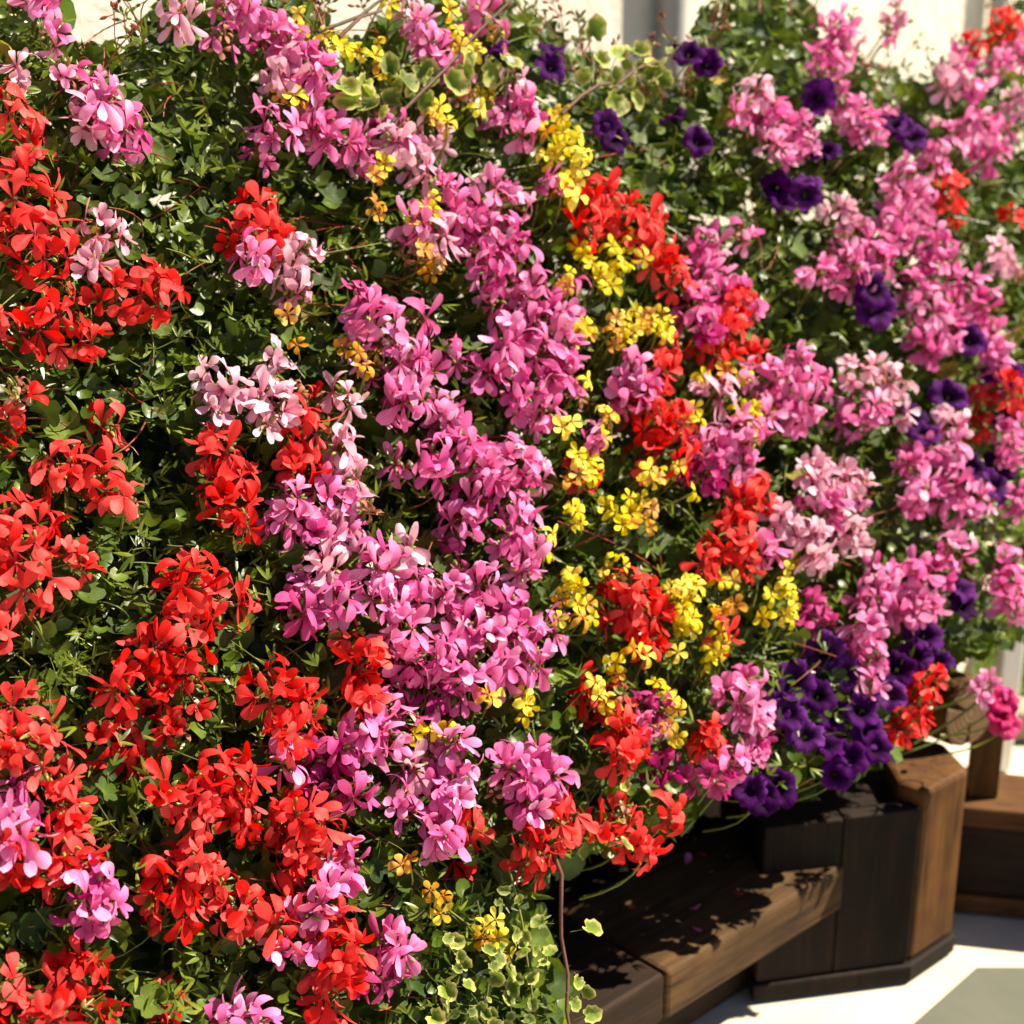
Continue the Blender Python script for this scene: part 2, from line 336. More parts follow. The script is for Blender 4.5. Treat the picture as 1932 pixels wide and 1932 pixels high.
prism('plinth', [(.318, 1.732), (.537, 1.777), (.617, 1.848), (.60, 2.0), (.30, 1.96)], .004, .030, M['shadetone'], pl, .004)
# round log lying on the pier, its cracked end towards the path
lc = Vector((.628, 1.915, .338)); la = Vector((.55, -.83, .06)).normalized(); q = frame(la, UP); ns = 28; V = []; F = []
for zz, rr in ((-.42, .049), (-.2, .050), (-.012, .050), (-.002, .047)):
    for j in range(ns):
        a = 2 * math.pi * j / ns; r_ = rr * (1 + .035 * math.sin(2 * a + 1) + .02 * math.sin(5 * a))
        V.append(lc - pl.location + q @ Vector((math.cos(a) * r_, math.sin(a) * r_, zz)))
for i in range(3):
    for j in range(ns): F.append((i * ns + j, i * ns + (j + 1) % ns, (i + 1) * ns + (j + 1) % ns, (i + 1) * ns + j))
mesh_obj('log', V, F, M['woodup'], pl, smooth=True)
V = []; F = []; rg = (0, .25, .5, .75, 1)               # end grain, split by radial cracks
for r0 in rg[1:]:
    for j in range(ns * 2):
        a = math.pi * j / ns; crack = 1 if j in (9, 23, 24, 41) and r0 > .3 else 0
        V.append(q @ Vector((math.cos(a) * r0 * .047 * (1 + .035 * math.sin(2 * a + 1) + .02 * math.sin(5 * a)), math.sin(a) * r0 * .047 * (1 + .035 * math.sin(2 * a + 1) + .02 * math.sin(5 * a)), -.012 * crack + .0015 * (1 - r0))))
n_ = ns * 2
F.append(tuple(range(n_)))
for i in range(3):
    for j in range(n_): F.append((i * n_ + j, i * n_ + (j + 1) % n_, (i + 1) * n_ + (j + 1) % n_, (i + 1) * n_ + j))
eg = mesh_obj('log_end', [tuple(v) for v in V], F, M['endgrain'], pl); eg.location = lc - pl.location
prism('upright', [(.650, 1.962), (.692, 1.955), (.699, 1.99), (.658, 1.997)], .184, .33, M['woodup'], pl, .004)

cb = empty('timber_curb', (.9, 1.9, 0)); tag(cb, 'low timber curb, face coloured as if shaded, running right from the pier', 'curb')
u = Vector((math.cos(R(-11)), math.sin(R(-11)))); vv = Vector((-u.y, u.x)); P0 = Vector((.655, 1.95))
def cplank(name, s0, s1, n0, n1, z0, z1, bev=.004, mat='woodside'):
    q = [P0 + u * s + vv * k for s, k in ((s0, n0), (s1, n0), (s1, n1), (s0, n1))]
    prism(name, [(p.x, p.y) for p in q], z0, z1, M[mat], cb, bev)
cplank('base_board', -.02, 1.2, -.005, .018, .004, .034)
cplank('face_board', -.02, 1.2, 0, .022, .036, .150, .004, 'shadetoneside')
cplank('cap_board', -.02, 1.2, -.02, .10, .152, .184, .006)
cplank('back_board', -.02, 1.2, .07, .092, .004, .150)

wp = empty('white_post', (.845, 2.40, 0)); tag(wp, 'slim white painted post standing behind the timber curb', 'post')
prism('shaft', [(.828, 2.385), (.862, 2.385), (.862, 2.42), (.828, 2.42)], .004, .335, M['white'], wp, .003)
prism('cap', [(.824, 2.381), (.866, 2.381), (.866, 2.424), (.824, 2.424)], .335, .355, M['white'], wp, .004, .6)

# ---------------------------------------------------------------- flower and leaf shapes
def petal(V, F, PT, PU, ang, L, W, tilt, curl, q0, twist=0., rows=8, cols=4, peak=.66, base=.05):
    b = len(V); ca, sa = math.cos(ang), math.sin(ang)
    for i in range(rows + 1):
        t = i / rows
        wd = W * (.13 + .87 * min(1., t / peak) ** 1.25 if t < peak else math.sqrt(max(0., 1 - ((t - peak) / (1.04 - peak)) ** 2.3)))
        e = tilt + curl * t * t
        r = base + L * t * math.cos(e * .8); z = L * t * math.sin(e) + .0
        for j in range(cols + 1):
            s = j / cols * 2 - 1
            y = s * wd; zz = z - q0 * (s * s) * wd + twist * s * wd * t
            rr = r
            V.append((ca * rr - sa * y, sa * rr + ca * y, zz)); PT.append(t); PU.append(s)
    for i in range(rows):
        for j in range(cols):
            k = b + i * (cols + 1) + j; F.append((k, k + 1, k + cols + 2, k + cols + 1))

def floret_mesh(name, mat, seed, kind='geranium'):
    rr = random.Random(seed); V = []; F = []; PT = []; PU = []
    if kind == 'geranium':
        for c, sp in ((90, 0), (90, 1), (-90, 0), (-90, 1), (-90, 2)):
            up = c > 0
            ang = (90 + (-1) ** sp * rr.uniform(16, 34)) if up else (-90 + (sp - 1) * rr.uniform(36, 56) + rr.uniform(-8, 8))
            petal(V, F, PT, PU, R(ang), rr.uniform(.92, 1.12) * (1.03 if up else .98), rr.uniform(.165, .25), R(rr.uniform(4, 50) if up else rr.uniform(-8, 26)), R(rr.uniform(-60, 25)), rr.uniform(-.6, .5), rr.uniform(-.8, .8))
    elif kind == 'closed':
        for k in range(5):
            petal(V, F, PT, PU, R(72 * k + rr.uniform(-12, 12)), rr.uniform(.7, .95), rr.uniform(.22, .3), R(rr.uniform(52, 74)), R(rr.uniform(-45, 5)), rr.uniform(-.3, .5), rr.uniform(-.4, .4))
    elif kind == 'dry':
        for k in range(4):
            petal(V, F, PT, PU, R(90 * k + rr.uniform(-25, 25)), rr.uniform(.5, .95), rr.uniform(.08, .17), R(rr.uniform(20, 80)), R(rr.uniform(-140, 20)), rr.uniform(-.8, .8), rr.uniform(-1, 1))
    else:                                              # bidens: five broad notched petals
        for k in range(5):
            petal(V, F, PT, PU, R(72 * k + 90 + rr.uniform(-7, 7)), rr.uniform(.75, 1.1), rr.uniform(.26, .38), R(rr.uniform(-5, 50)), R(rr.uniform(-90, 10)), rr.uniform(-.5, .4), rr.uniform(-.5, .5), peak=.6, base=.08)
    nf = len(F); fm = [0] * nf
    # little centre / calyx
    b = len(V); Vc = []; Fc = []
    rc = .11 if kind == 'bidens' else .07
    ball(Vc, Fc, Vector((0, 0, .03 if kind == 'bidens' else -.12)), Vector((0, 0, 1)).to_track_quat('Z', 'Y'), rc, .1 if kind == 'bidens' else .22)
    V += [tuple(p) for p in Vc]; F += [tuple(i + b for i in f) for f in Fc]; PT += [.3] * len(Vc); PU += [0] * len(Vc); fm += [1] * len(Fc)
    me = bpy.data.meshes.new(name); me.from_pydata(V, [], F); me.materials.append(mat); me.materials.append(M['centre'] if kind == 'bidens' else M['redstem'])
    me.polygons.foreach_set('material_index', fm); me.polygons.foreach_set('use_smooth', [True] * len(F))
    for k, v in (('pt', PT), ('pu', PU)): me.attributes.new(k, 'FLOAT', 'POINT').data.foreach_set('value', v)
    return me

def petunia_mesh(name, mat, seed):
    rr = random.Random(seed); V = []; F = []; PT = []; PU = []; ns = 30; ph = rr.uniform(0, 6)
    prof = [(-1.0, .07, 0), (-.62, .13, .05), (-.25, .26, .15), (-.04, .48, .35), (.06, .74, .65), (.05, .92, .9), (-.02, 1.0, 1)]
    for z, r, t in prof:
        for j in range(ns):
            a = 2 * math.pi * j / ns; lob = abs(math.cos(2.5 * a)); k = t * t
            rad = r * (1 - .2 * k * (1 - lob) ** 2); zz = z + k * (.13 * math.sin(5 * a + ph) + .11 * math.sin(9 * a + ph * 2) - .12 * lob + .12 * math.sin(a + ph) + .08 * math.sin(2 * a - ph))
            V.append((rad * math.cos(a), rad * math.sin(a), zz)); PT.append(t); PU.append(math.sin(2.5 * a))
    for i in range(len(prof) - 1):
        for j in range(ns): F.append((i * ns + j, i * ns + (j + 1) % ns, (i + 1) * ns + (j + 1) % ns, (i + 1) * ns + j))
    me = bpy.data.meshes.new(name); me.from_pydata(V, [], F); me.materials.append(mat); me.polygons.foreach_set('use_smooth', [True] * len(F))
    for k, v in (('pt', PT), ('pu', PU)): me.attributes.new(k, 'FLOAT', 'POINT').data.foreach_set('value', v)
    return me

def leaf_arrays(kind, seed):
    """verts, faces, pt of one leaf of unit radius, blade facing +Z, tip towards +Y"""
    rr = random.Random(seed); V = []; F = []; PT = []
    if kind == 'lance':
        cup = rr.uniform(-.12, .25); dr = rr.uniform(-.5, -.05)
        rows = [(0, .05), (.3, .20), (.65, .18), (1, .02)]
        for t, wd in rows:
            z = dr * t * t
            for s in (-1, 0, 1): V.append((s * wd, 2 * t - 1, z + cup * abs(s) * wd * 2)); PT.append(t * .3 + .2 * abs(s))
        for i in range(3):
            for j in range(2): k = i * 3 + j; F.append((k, k + 1, k + 4, k + 3))
        return V, F, PT
    n = {'ivy': 20, 'ivylow': 10, 'vari': 18}[kind]; cup = rr.uniform(.05, .35); fold = rr.uniform(-.15, .3); tip = rr.uniform(-.35, .1)
    if kind == 'vari': fold = rr.uniform(-.2, .9); cup = rr.uniform(-.2, .4); asp = rr.uniform(.62, .95)
    else: asp = 1
    rings = (0, .45, .82, 1.0) if kind == 'vari' else ((0, .55, 1.0) if kind == 'ivy' else (0, 1.0))
    def outline(a):
        b = abs((a - math.pi / 2 + math.pi) % (2 * math.pi) - math.pi)      # 0 at the tip, pi at the stalk
        if kind == 'vari': r = .80 + .20 * math.cos(b) + .07 * math.cos(8 * b)
        else: r = .70 + .30 * abs(math.cos(2.5 * b)) ** .8 * (1 - .12 * (b / math.pi))
        if b > 2.75: r *= .45
        return r * rr_out[int(round((a / (2 * math.pi)) * n)) % n]
    rr_out = [rr.uniform(.92, 1.06) for _ in range(n)]
    V.append((0, -.12, -.12)); PT.append(0)
    for ri in rings[1:]:
        for j in range(n):
            a = 2 * math.pi * j / n; r = outline(a) * ri
            x, y = r * math.cos(a) * asp, r * math.sin(a)
            V.append((x, y, cup * (r * r) - .12 * (1 - ri) + fold * abs(x) * .6 + tip * max(0, y) ** 2 + .05 * math.sin(5 * a) * ri)); PT.append(ri)
    for j in range(n): F.append((0, 1 + j, 1 + (j + 1) % n))
    for i in range(len(rings) - 2):
        for j in range(n):
            p, q = 1 + i * n + j, 1 + i * n + (j + 1) % n; F.append((p, p + n, q + n, q))
    if kind != 'ivylow':                               # stalk
        b = len(V); s = .03
        for p in ((0, -.12, -.14), (0, -.5, -.45), (.1, -1.1, -1.0)):
            V += [(p[0] - s, p[1], p[2]), (p[0] + s, p[1], p[2]), (p[0], p[1] + s, p[2] - s)]; PT += [0] * 3
        for i in range(2):
            for j in range(3): k = b + 3 * i; F.append((k + j, k + (j + 1) % 3, k + 3 + (j + 1) % 3, k + 3 + j))
    return V, F, PT

def leaf_mesh(name, kind, mat, seed):
    V, F, PT = leaf_arrays(kind, seed)
    me = bpy.data.meshes.new(name); me.from_pydata(V, [], F); me.materials.append(mat); me.polygons.foreach_set('use_smooth', [True] * len(F))
    me.attributes.new('pt', 'FLOAT', 'POINT').data.foreach_set('value', PT)
    return me

FLO = {c: [floret_mesh('floret', M[c], i) for i in range(14)] for c in ('red', 'pink', 'pale', 'magenta')}
CLO = {c: [floret_mesh('half_open_floret', M[c], 40 + i, 'closed') for i in range(7)] for c in ('red', 'pink', 'pale', 'magenta')}
DRY = [floret_mesh('withered_floret', M['dry'], 60 + i, 'dry') for i in range(4)]
BID = {c: [floret_mesh('flower', M[c], 80 + i, 'bidens') for i in range(5)] for c in ('yellow', 'orange')}
PET = {c: [petunia_mesh('flower', M[c], 90 + i) for i in range(6)] for c in ('purple', 'cerise')}
LEAF = {k: [leaf_mesh('leaf', sh, M[k], 100 + i) for i in range(6)] for k, sh in (('leaf', 'ivy'), ('leafdark', 'ivy'), ('vari', 'vari'), ('yleaf', 'ivy'))}

def batch(name, kind, seeds, P, Q, S, mat, parent):
    """many small leaves joined into one part"""
    if not len(P): return
    tv = [leaf_arrays(kind, s) for s in seeds]; VV = []; FF = []; TT = []; nb = 0
    for i, (p, q, s) in enumerate(zip(P, Q, S)):
        V, F, T = tv[i % len(tv)]; m = np.array(q.to_matrix()) * s
        VV.append(np.array(V) @ m.T + np.array(p)); FF += [tuple(k + nb for k in f) for f in F]; TT += T; nb += len(V)
    o = mesh_obj(name, np.vstack(VV).tolist(), FF, mat, parent, smooth=True, attrs={'pt': TT}); o['kind'] = 'stuff'
    return o

V = []; F = []; PT = []; PU = []; fmi = []
for k in range(12):
    b = len(V); nf0 = len(F); x, y = random.uniform(.2, 1.0), random.uniform(1.35, 1.9); z = .012
    if k % 3: x, y = sn(random.uniform(-.28, -.04), random.uniform(-.16, -.01)); z = .197
    Vp = []; petal(Vp, F, PT, PU, random.uniform(0, 6.28), 1, .26, .1, random.uniform(-.3, .5), random.uniform(-.3, .3), .2)
    sc = random.uniform(.012, .02); V += [(x + v[0] * sc, y + v[1] * sc, z + abs(v[2]) * sc) for v in Vp]
    for f in range(nf0, len(F)): F[f] = tuple(i - 0 for i in F[f])
    F[nf0:] = [tuple(i + b for i in f) for f in F[nf0:]]; fmi += [k % 2] * (len(F) - nf0)
tag(mesh_obj('fallen_petals', V, F, [M['pink'], M['red']], smooth=True, fm=fmi, attrs={'pt': PT, 'pu': PU}), 'scattered fallen petals on the paving and rim board', 'petals', kind='stuff')

# ---------------------------------------------------------------- the plants
def soil_base(p):
    """where the plant with its middle at p is rooted"""
    q = Vector((p.x, p.y)) - O; s = q.dot(a2); s = max(S0 + .1, s)
    if p.z < .66: n, z, smax = -.22, .17, -.05
    elif p.z < .98: n, z, smax = -.46, .49, .8
    else: n, z, smax = -.72, .79, .88
    x, y = sn(min(s, smax), n); return Vector((x, y, z))

UP = Vector((0, 0, 1)); PLANTS = []
def out_dir(p, spread=.25, cam=.4):
    return (BANK_N * .5 + UP * .38 + (CAM - p).normalized() * cam + rv(spread)).normalized()

def add_stem(V, F, p, base, d, r=.0016, L=.16):
    """stalk from the flower back into the plant"""
    inn = (base - p); far = p + inn.normalized() * min(inn.length, L) + rv(.012)
    tube(V, F, bez(p, p - d * L * .45 + Vector((0, 0, -.01)), far, 5), r, r * 1.3, 4)

def geranium(label, colour, heads, leaf='leaf', group=None, name='ivy_geranium'):
    pts = []; heads = list(heads)
    for h in list(heads):                              # stray florets and spent stalks round the bigger heads
        if h[2] >= 46 and random.random() < .38:
            a = random.uniform(0, 6.28); k = random.uniform(.95, 1.35); sp = random.random() < .32
            heads.append((h[0] + math.cos(a) * h[2] * k, h[1] + math.sin(a) * h[2] * k, 30 if not sp else 34, 'dry' if sp else (h[3] if len(h) > 3 else None), .01))
    for h in heads:
        off = h[4] if len(h) > 4 else .028 + random.uniform(-.012, .014)
        p, t = bank(h[0], h[1], off); pts.append((p, t, h))
    mid = sum((p for p, _, _ in pts), Vector()) / len(pts); base = soil_base(mid)
    root = empty(name, base); tag(root, label, 'geranium', group)
    for p, t, h in pts:
        c = (h[3] if len(h) > 3 and h[3] else colour); dry = c == 'dry'; c = colour if dry else c
        rm = h[2] / (1932 * FOC) * t; d = out_dir(p, .2)
        rho = random.uniform(.0235, .0275) * (.84 if h[2] < 37 else 1) * (.93 if t < 1.4 else 1)
        ped = max(.011, rm * 1.04 - rho * .62)
        hub = p - d * ped * .55
        V = []; F = []; add_stem(V, F, hub, base, d, .0014, random.uniform(.12, .2)); nstem = len(F)
        nfl = int(max(3, min(11, round((rm / rho) ** 2 * 2.0 + 2)))); dirs = []
        if dry: nfl = max(4, int(nfl * .8))
        for k in range(nfl):                           # spread the florets over the cap
            best = None
            for _ in range(14):
                u_ = (d * random.uniform(.02, 1.15) + rv(.62)).normalized()
                if u_.dot(d) < -.12: continue
                sc = min([1.0] + [(u_ - x).length for x in dirs])
                if best is None or sc > best[0]: best = (sc, u_)
            if best: dirs.append(best[1])
        head = None; jobs = []
        for u_ in dirs:
            e = hub + u_ * ped * random.uniform(.82, 1.12) + Vector((0, 0, -.004 * random.random()))
            tube(V, F, bez(hub, hub + (u_ + d * .5) * ped * .5, e - u_ * .003, 3), .0007, .0006, 3)
            jobs.append((e, u_))
        nred = len(F)
        for k in range(random.randint(2, 7)):
            u_ = (d * .5 + rv(.6)).normalized(); e = hub + u_ * ped * random.uniform(.6, 1.3)
            tube(V, F, [hub, e], .0006, .0006, 3); ball(V, F, e, frame(u_, UP), .0022, .005)
        fm = [0] * nstem + [1] * (nred - nstem) + [2] * (len(F) - nred)
        head = mesh_obj('flower_head', [tuple(v - p) for v in V], F, [M['stem'], M['redstem'], M['bud']], root, p - base, True, fm, {'pt': [.5] * len(V)})
        for e, u_ in jobs:
            fd = (u_ + (CAM - p).normalized() * .25 + UP * .12 + rv(.16)).normalized()
            if dry and random.random() < .6: inst('withered_floret', random.choice(DRY), head, e - p, frame(fd, UP), rho * .75)
            elif random.random() < .22: inst('floret', random.choice(CLO[c]), head, e - p, frame(fd, UP + rv(.3)), rho * .85)
            else:
                s = rho * random.uniform(.78, 1.14); inst('floret', random.choice(FLO[c]), head, e - p, frame(fd, UP + rv(.22)), (s, s, s * random.uniform(.8, 1.15)))
    PLANTS.append(dict(root=root, base=base, pts=[(h[0], h[1]) for _, _, h in pts], leaf=leaf, kind='g'))
    return root

def simple(label, cat, name, meshes, flowers, size, leaf, stem='stem', group=None, cam=.4, off0=.03):
    pts = []
    for f in flowers:
        off = f[3] if len(f) > 3 else off0 + random.uniform(-.01, .015)
        p, t = bank(f[0], f[1], off); pts.append((p, t, f))
    if cat == 'bidens' and size > .012:
        size *= .68
        for f in list(flowers):
            for _ in range(random.choice((1, 1, 2))):
                x, y = f[0] + random.gauss(0, 23), f[1] + random.gauss(0, 26); p, t = bank(x, y, off0 + random.uniform(-.02, .012)); pts.append((p, t, (x, y, f[2] if random.random() < .4 else 'yellow')))
    mid = sum((p for p, _, _ in pts), Vector()) / len(pts); base = soil_base(mid)
    root = empty(name, base); tag(root, label, cat, group)
    for p, t, f in pts:
        d = out_dir(p, .45 if size < .0215 else .3, cam); ms = meshes[f[2]] if isinstance(f[2], str) else meshes
        V = []; F = []; add_stem(V, F, p - d * size * .2, base, d, .0011, random.uniform(.08, .15))
        s = size * random.uniform(.85, 1.15)
        fl = inst('flower', random.choice(ms), root, p - base, frame(d, UP + rv(.4)), s)
        mesh_obj('stalk', [tuple(v - base) for v in V], F, M[stem], root, (0, 0, 0), True, None, {'pt': [.5] * len(V)})
    PLANTS.append(dict(root=root, base=base, pts=[(f[0], f[1]) for _, _, f in pts], leaf=leaf, kind='s'))
    return root

GR, GP = 'red ivy geraniums', 'pink ivy geraniums'
geranium('red ivy geranium with the big dense head at the left edge, near the top', 'red', [(25, 195, 58), (55, 365, 80), (60, 455, 85)], group=GR)
geranium('bright red ivy geranium below the white-pink floret, upper left', 'red', [(215, 545, 70), (300, 545, 75), (90, 595, 82), (172, 635, 32)], group=GR)
geranium('small red ivy geranium head standing alone in green leaves, upper left', 'red', [(495, 400, 62), (505, 440, 55)], group=GR)
geranium('red ivy geranium hanging beside the black hollow, left edge', 'red', [(18, 790, 50), (35, 735, 45, 'dry'), (115, 880, 62), (190, 890, 62), (205, 800, 24, None, .0), (235, 945, 35, 'dry')], group=GR)
geranium('crowded red ivy geranium head touching the left edge at mid height', 'red', [(60, 985, 75), (70, 1060, 92), (145, 1060, 55), (-10, 1010, 70)], group=GR)
geranium('salmon-red ivy geranium mixed into pale pink florets, left of centre', 'red', [(415, 840, 65), (430, 915, 75), (575, 800, 48), (565, 865, 55), (465, 975, 28)], group=GR)
geranium('large red ivy geranium of two stacked heads, lower left of centre', 'red', [(355, 1095, 62), (415, 1125, 72), (340, 1190, 72), (290, 1220, 62), (340, 1280, 72), (230, 1290, 50)], group=GR)
geranium('deep red ivy geranium tucked in the shade under brighter red heads', 'red', [(240, 1370, 68, None, -.015), (255, 1425, 58, None, -.015), (190, 1400, 40, None, -.02)], group=GR)
geranium('red ivy geranium on the left edge, just above a pink floret', 'red', [(45, 1345, 80), (70, 1410, 75), (0, 1400, 65), (-5, 1185, 30)], group=GR)
geranium('red ivy geranium with long salmon petals reaching left, below centre', 'red', [(525, 1290, 72), (565, 1350, 66), (545, 1385, 48), (690, 1245, 52), (690, 1300, 60)], group=GR)
geranium('red ivy geranium crowded around a green leaf tuft, lower left', 'red', [(405, 1460, 62), (455, 1455, 60), (365, 1520, 66), (450, 1525, 62), (310, 1495, 40)], group=GR)
geranium('red ivy geranium spilling over lilac-pink petals, bottom left of centre', 'red', [(560, 1530, 62), (610, 1570, 72), (560, 1600, 55), (560, 1680, 46, None, .01), (640, 1745, 52), (650, 1800, 66), (640, 1870, 58)], group=GR)
geranium('red ivy geranium with a single open star-like floret, bottom left', 'red', [(320, 1640, 70), (370, 1620, 50), (335, 1700, 66), (455, 1715, 66), (520, 1740, 40)], group=GR)
geranium('red ivy geranium among pink florets on the left edge, near the bottom', 'red', [(130, 1520, 50), (125, 1590, 66), (60, 1640, 62), (165, 1630, 50), (20, 1600, 45)], group=GR)
geranium('dark red ivy geranium in the bottom left corner', 'red', [(125, 1860, 66, None, .01), (175, 1890, 58, None, .0), (40, 1895, 62, None, .0), (320, 1885, 48, None, -.02), (10, 1850, 40, None, 0), (100, 1925, 60)], group=GR)
geranium('red ivy geranium hanging over the planter rim under a pink head', 'red', [(1050, 1550, 58), (1010, 1610, 58), (1080, 1535, 40), (890, 1565, 48, None, .0), (870, 1610, 36, None, -.02)], group=GR)
geranium('small red ivy geranium florets dangling over the dark planter rim', 'red', [(1195, 1575, 46), (1215, 1600, 34), (1262, 1530, 34)], group=GR)
geranium('red ivy geranium below the yellow flowers, bottom centre', 'red', [(1175, 1365, 48), (1165, 1420, 46), (1200, 1400, 36), (1105, 1290, 40, None, -.01), (1130, 1330, 36, None, -.02)], group=GR)
geranium('red ivy geranium band slanting down beside yellow flowers, top centre', 'red', [(1130, 370, 62), (1165, 400, 66), (1210, 430, 60), (1110, 430, 40), (1245, 470, 50), (1275, 510, 56)], group=GR)
geranium('red ivy geranium half hidden in pink florets, right of centre', 'red', [(1385, 570, 42), (1380, 610, 48), (1355, 655, 52), (1260, 655, 36), (1250, 700, 42)], group=GR)
geranium('round red ivy geranium head directly right of the yellow trail', 'red', [(1225, 800, 62), (1255, 840, 68), (1275, 790, 48), (1100, 890, 38, None, 0), (1230, 745, 35)], group=GR)
geranium('loose red ivy geranium beside pale pink heads, centre right', 'red', [(1400, 950, 46), (1385, 1010, 56), (1435, 935, 34), (1340, 1060, 34), (1410, 1060, 36)], group=GR)
geranium('fan-shaped red ivy geranium head amid yellow flowers, right of centre', 'red', [(1195, 1110, 62), (1180, 1150, 58), (1225, 1165, 58), (1215, 1205, 46), (1365, 1195, 24)], group=GR)
geranium('tiny red ivy geranium head below pink florets, beside the purple petunias', 'red', [(1345, 1385, 36), (1330, 1410, 30)], group=GR)
geranium('slim red ivy geranium head between pink heads, upper right', 'red', [(1790, 350, 38), (1798, 390, 36), (1920, 405, 34)], group=GR)
geranium('red ivy geranium at the right edge, above the purple petunias', 'red', [(1905, 735, 50), (1850, 755, 40, None, 0), (1930, 760, 44), (1845, 800, 26, None, 0)], group=GR)
geranium('red ivy geranium hanging over the corner pier', 'red', [(1745, 1300, 42), (1725, 1345, 44), (1705, 1375, 34), (1760, 1270, 26)], group=GR)
geranium('coral-red ivy geranium in the top right corner', 'red', [(1905, 45, 48), (1835, 80, 32), (1890, 110, 36, 'pink'), (1925, 90, 40, 'pink')], group=GR)

geranium('lilac-pink ivy geranium against the cream wall, top left', 'pink', [(190, 190, 58), (225, 230, 62), (165, 215, 46, 'pale'), (120, 130, 34, 'dry'), (255, 245, 26, 'magenta')], group=GP)
geranium('pink ivy geranium at the very top left with spent brown stalks', 'pink', [(75, 5, 46), (95, 60, 36, 'dry'), (40, 130, 30, 'pale')], group=GP)
geranium('pink ivy geranium with a dense head below the bare wall patch, top', 'pink', [(470, 20, 52), (510, 55, 42), (560, 95, 60), (590, 130, 62), (530, 130, 46, 'pale'), (340, 25, 36, 'pale'), (420, 70, 40, 'dry'), (420, 5, 34, 'dry')], group=GP)
geranium('pink ivy geranium forming a horizontal row of heads, upper centre left', 'pink', [(530, 235, 56), (600, 220, 52), (640, 255, 58), (690, 275, 50), (745, 265, 52, 'pale'), (790, 300, 48, 'pale'), (760, 245, 36, 'dry'), (820, 260, 34, 'pale')], group=GP)
geranium('pink ivy geranium flanked by yellow flowers at the top centre', 'pink', [(800, 55, 52), (820, 95, 46), (900, 20, 44), (780, 25, 36, 'pale'), (945, 55, 32, 'dry')], group=GP)
geranium('single pink ivy geranium head left of the bright yellow trail, top centre', 'pink', [(985, 185, 46), (985, 225, 56), (970, 145, 26, 'pale'), (880, 175, 36, 'dry')], group=GP)
geranium('tall pink ivy geranium column beginning below yellow florets, centre', 'pink', [(925, 355, 62), (870, 395, 52), (970, 380, 52), (935, 430, 70), (980, 480, 66), (930, 500, 56), (1010, 535, 56), (940, 560, 44), (1040, 340, 34), (905, 420, 46, 'magenta', .0)], group=GP)
geranium('wispy pink ivy geranium with thin reddish stalks, left of the centre column', 'pink', [(790, 410, 46), (830, 440, 44, 'pale'), (780, 470, 36, 'dry'), (850, 360, 30)], group=GP)
geranium('pink ivy geranium with a long drooping head, centre left', 'pink', [(695, 590, 48), (735, 620, 56), (790, 600, 40), (765, 680, 62), (800, 700, 56), (775, 750, 62), (755, 720, 46, 'magenta', .01), (840, 760, 36), (680, 560, 34, 'magenta')], group=GP)
geranium('dense pink ivy geranium in the middle of the centre column', 'pink', [(1010, 610, 62), (1055, 590, 46), (960, 640, 46), (1025, 665, 66), (920, 700, 48), (1055, 700, 50), (985, 740, 54), (1030, 770, 46), (1075, 540, 34, 'dry'), (1070, 650, 42)], group=GP)
geranium('whitish-pink ivy geranium above salmon-red florets, left of centre', 'pale', [(430, 720, 50), (480, 740, 56), (530, 760, 52), (410, 765, 42), (500, 790, 40), (645, 840, 44), (650, 745, 28), (560, 740, 30, 'dry')], group=GP)
geranium('pink ivy geranium with one clear open floret at its left, centre', 'pink', [(820, 860, 52), (875, 830, 48), (920, 870, 58), (975, 860, 54), (890, 930, 58), (960, 930, 54), (1010, 890, 36), (870, 975, 46)], group=GP)
geranium('soft pink ivy geranium spreading below the salmon-red head', 'pink', [(560, 945, 50), (620, 930, 56), (670, 900, 36, 'pale'), (530, 985, 46), (600, 1000, 56), (650, 985, 44, 'pale'), (690, 960, 28, 'dry')], group=GP)
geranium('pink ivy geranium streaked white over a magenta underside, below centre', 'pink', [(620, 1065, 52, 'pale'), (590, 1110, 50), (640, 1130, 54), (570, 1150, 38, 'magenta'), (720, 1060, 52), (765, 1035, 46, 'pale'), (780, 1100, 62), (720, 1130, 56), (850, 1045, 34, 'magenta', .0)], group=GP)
geranium('pink ivy geranium hanging at the foot of the centre column', 'pink', [(985, 990, 42), (1000, 1040, 40), (960, 1010, 34), (910, 1100, 46), (850, 1110, 48), (985, 1080, 34), (960, 1150, 40)], group=GP)
geranium('pink ivy geranium with curled petals left of the yellow flowers, below centre', 'pink', [(870, 1180, 58), (930, 1200, 64), (990, 1190, 58), (1035, 1190, 42), (890, 1250, 58), (960, 1250, 56), (820, 1230, 56), (1010, 1240, 40)], group=GP)
geranium('pink ivy geranium behind the long-petalled red head, below centre', 'pink', [(760, 1190, 58), (770, 1250, 48), (815, 1290, 50, 'magenta', .01), (735, 1330, 42), (690, 1375, 56), (735, 1390, 46), (640, 1400, 44, 'magenta'), (860, 1310, 36)], group=GP)
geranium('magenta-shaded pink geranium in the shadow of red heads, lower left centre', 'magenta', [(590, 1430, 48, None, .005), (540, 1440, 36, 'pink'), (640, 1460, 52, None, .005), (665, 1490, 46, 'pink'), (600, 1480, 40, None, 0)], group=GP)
geranium('pink ivy geranium under a lone yellow flower, bottom centre left', 'pink', [(850, 1400, 40), (780, 1450, 42, 'pale'), (860, 1440, 58), (830, 1490, 56), (860, 1500, 52), (835, 1560, 56), (755, 1500, 40), (820, 1580, 36)], group=GP)
geranium('single pink ivy geranium head above red florets, bottom centre', 'pink', [(960, 1440, 48), (1020, 1430, 46), (995, 1475, 66), (1045, 1470, 46), (1000, 1510, 44)], group=GP)
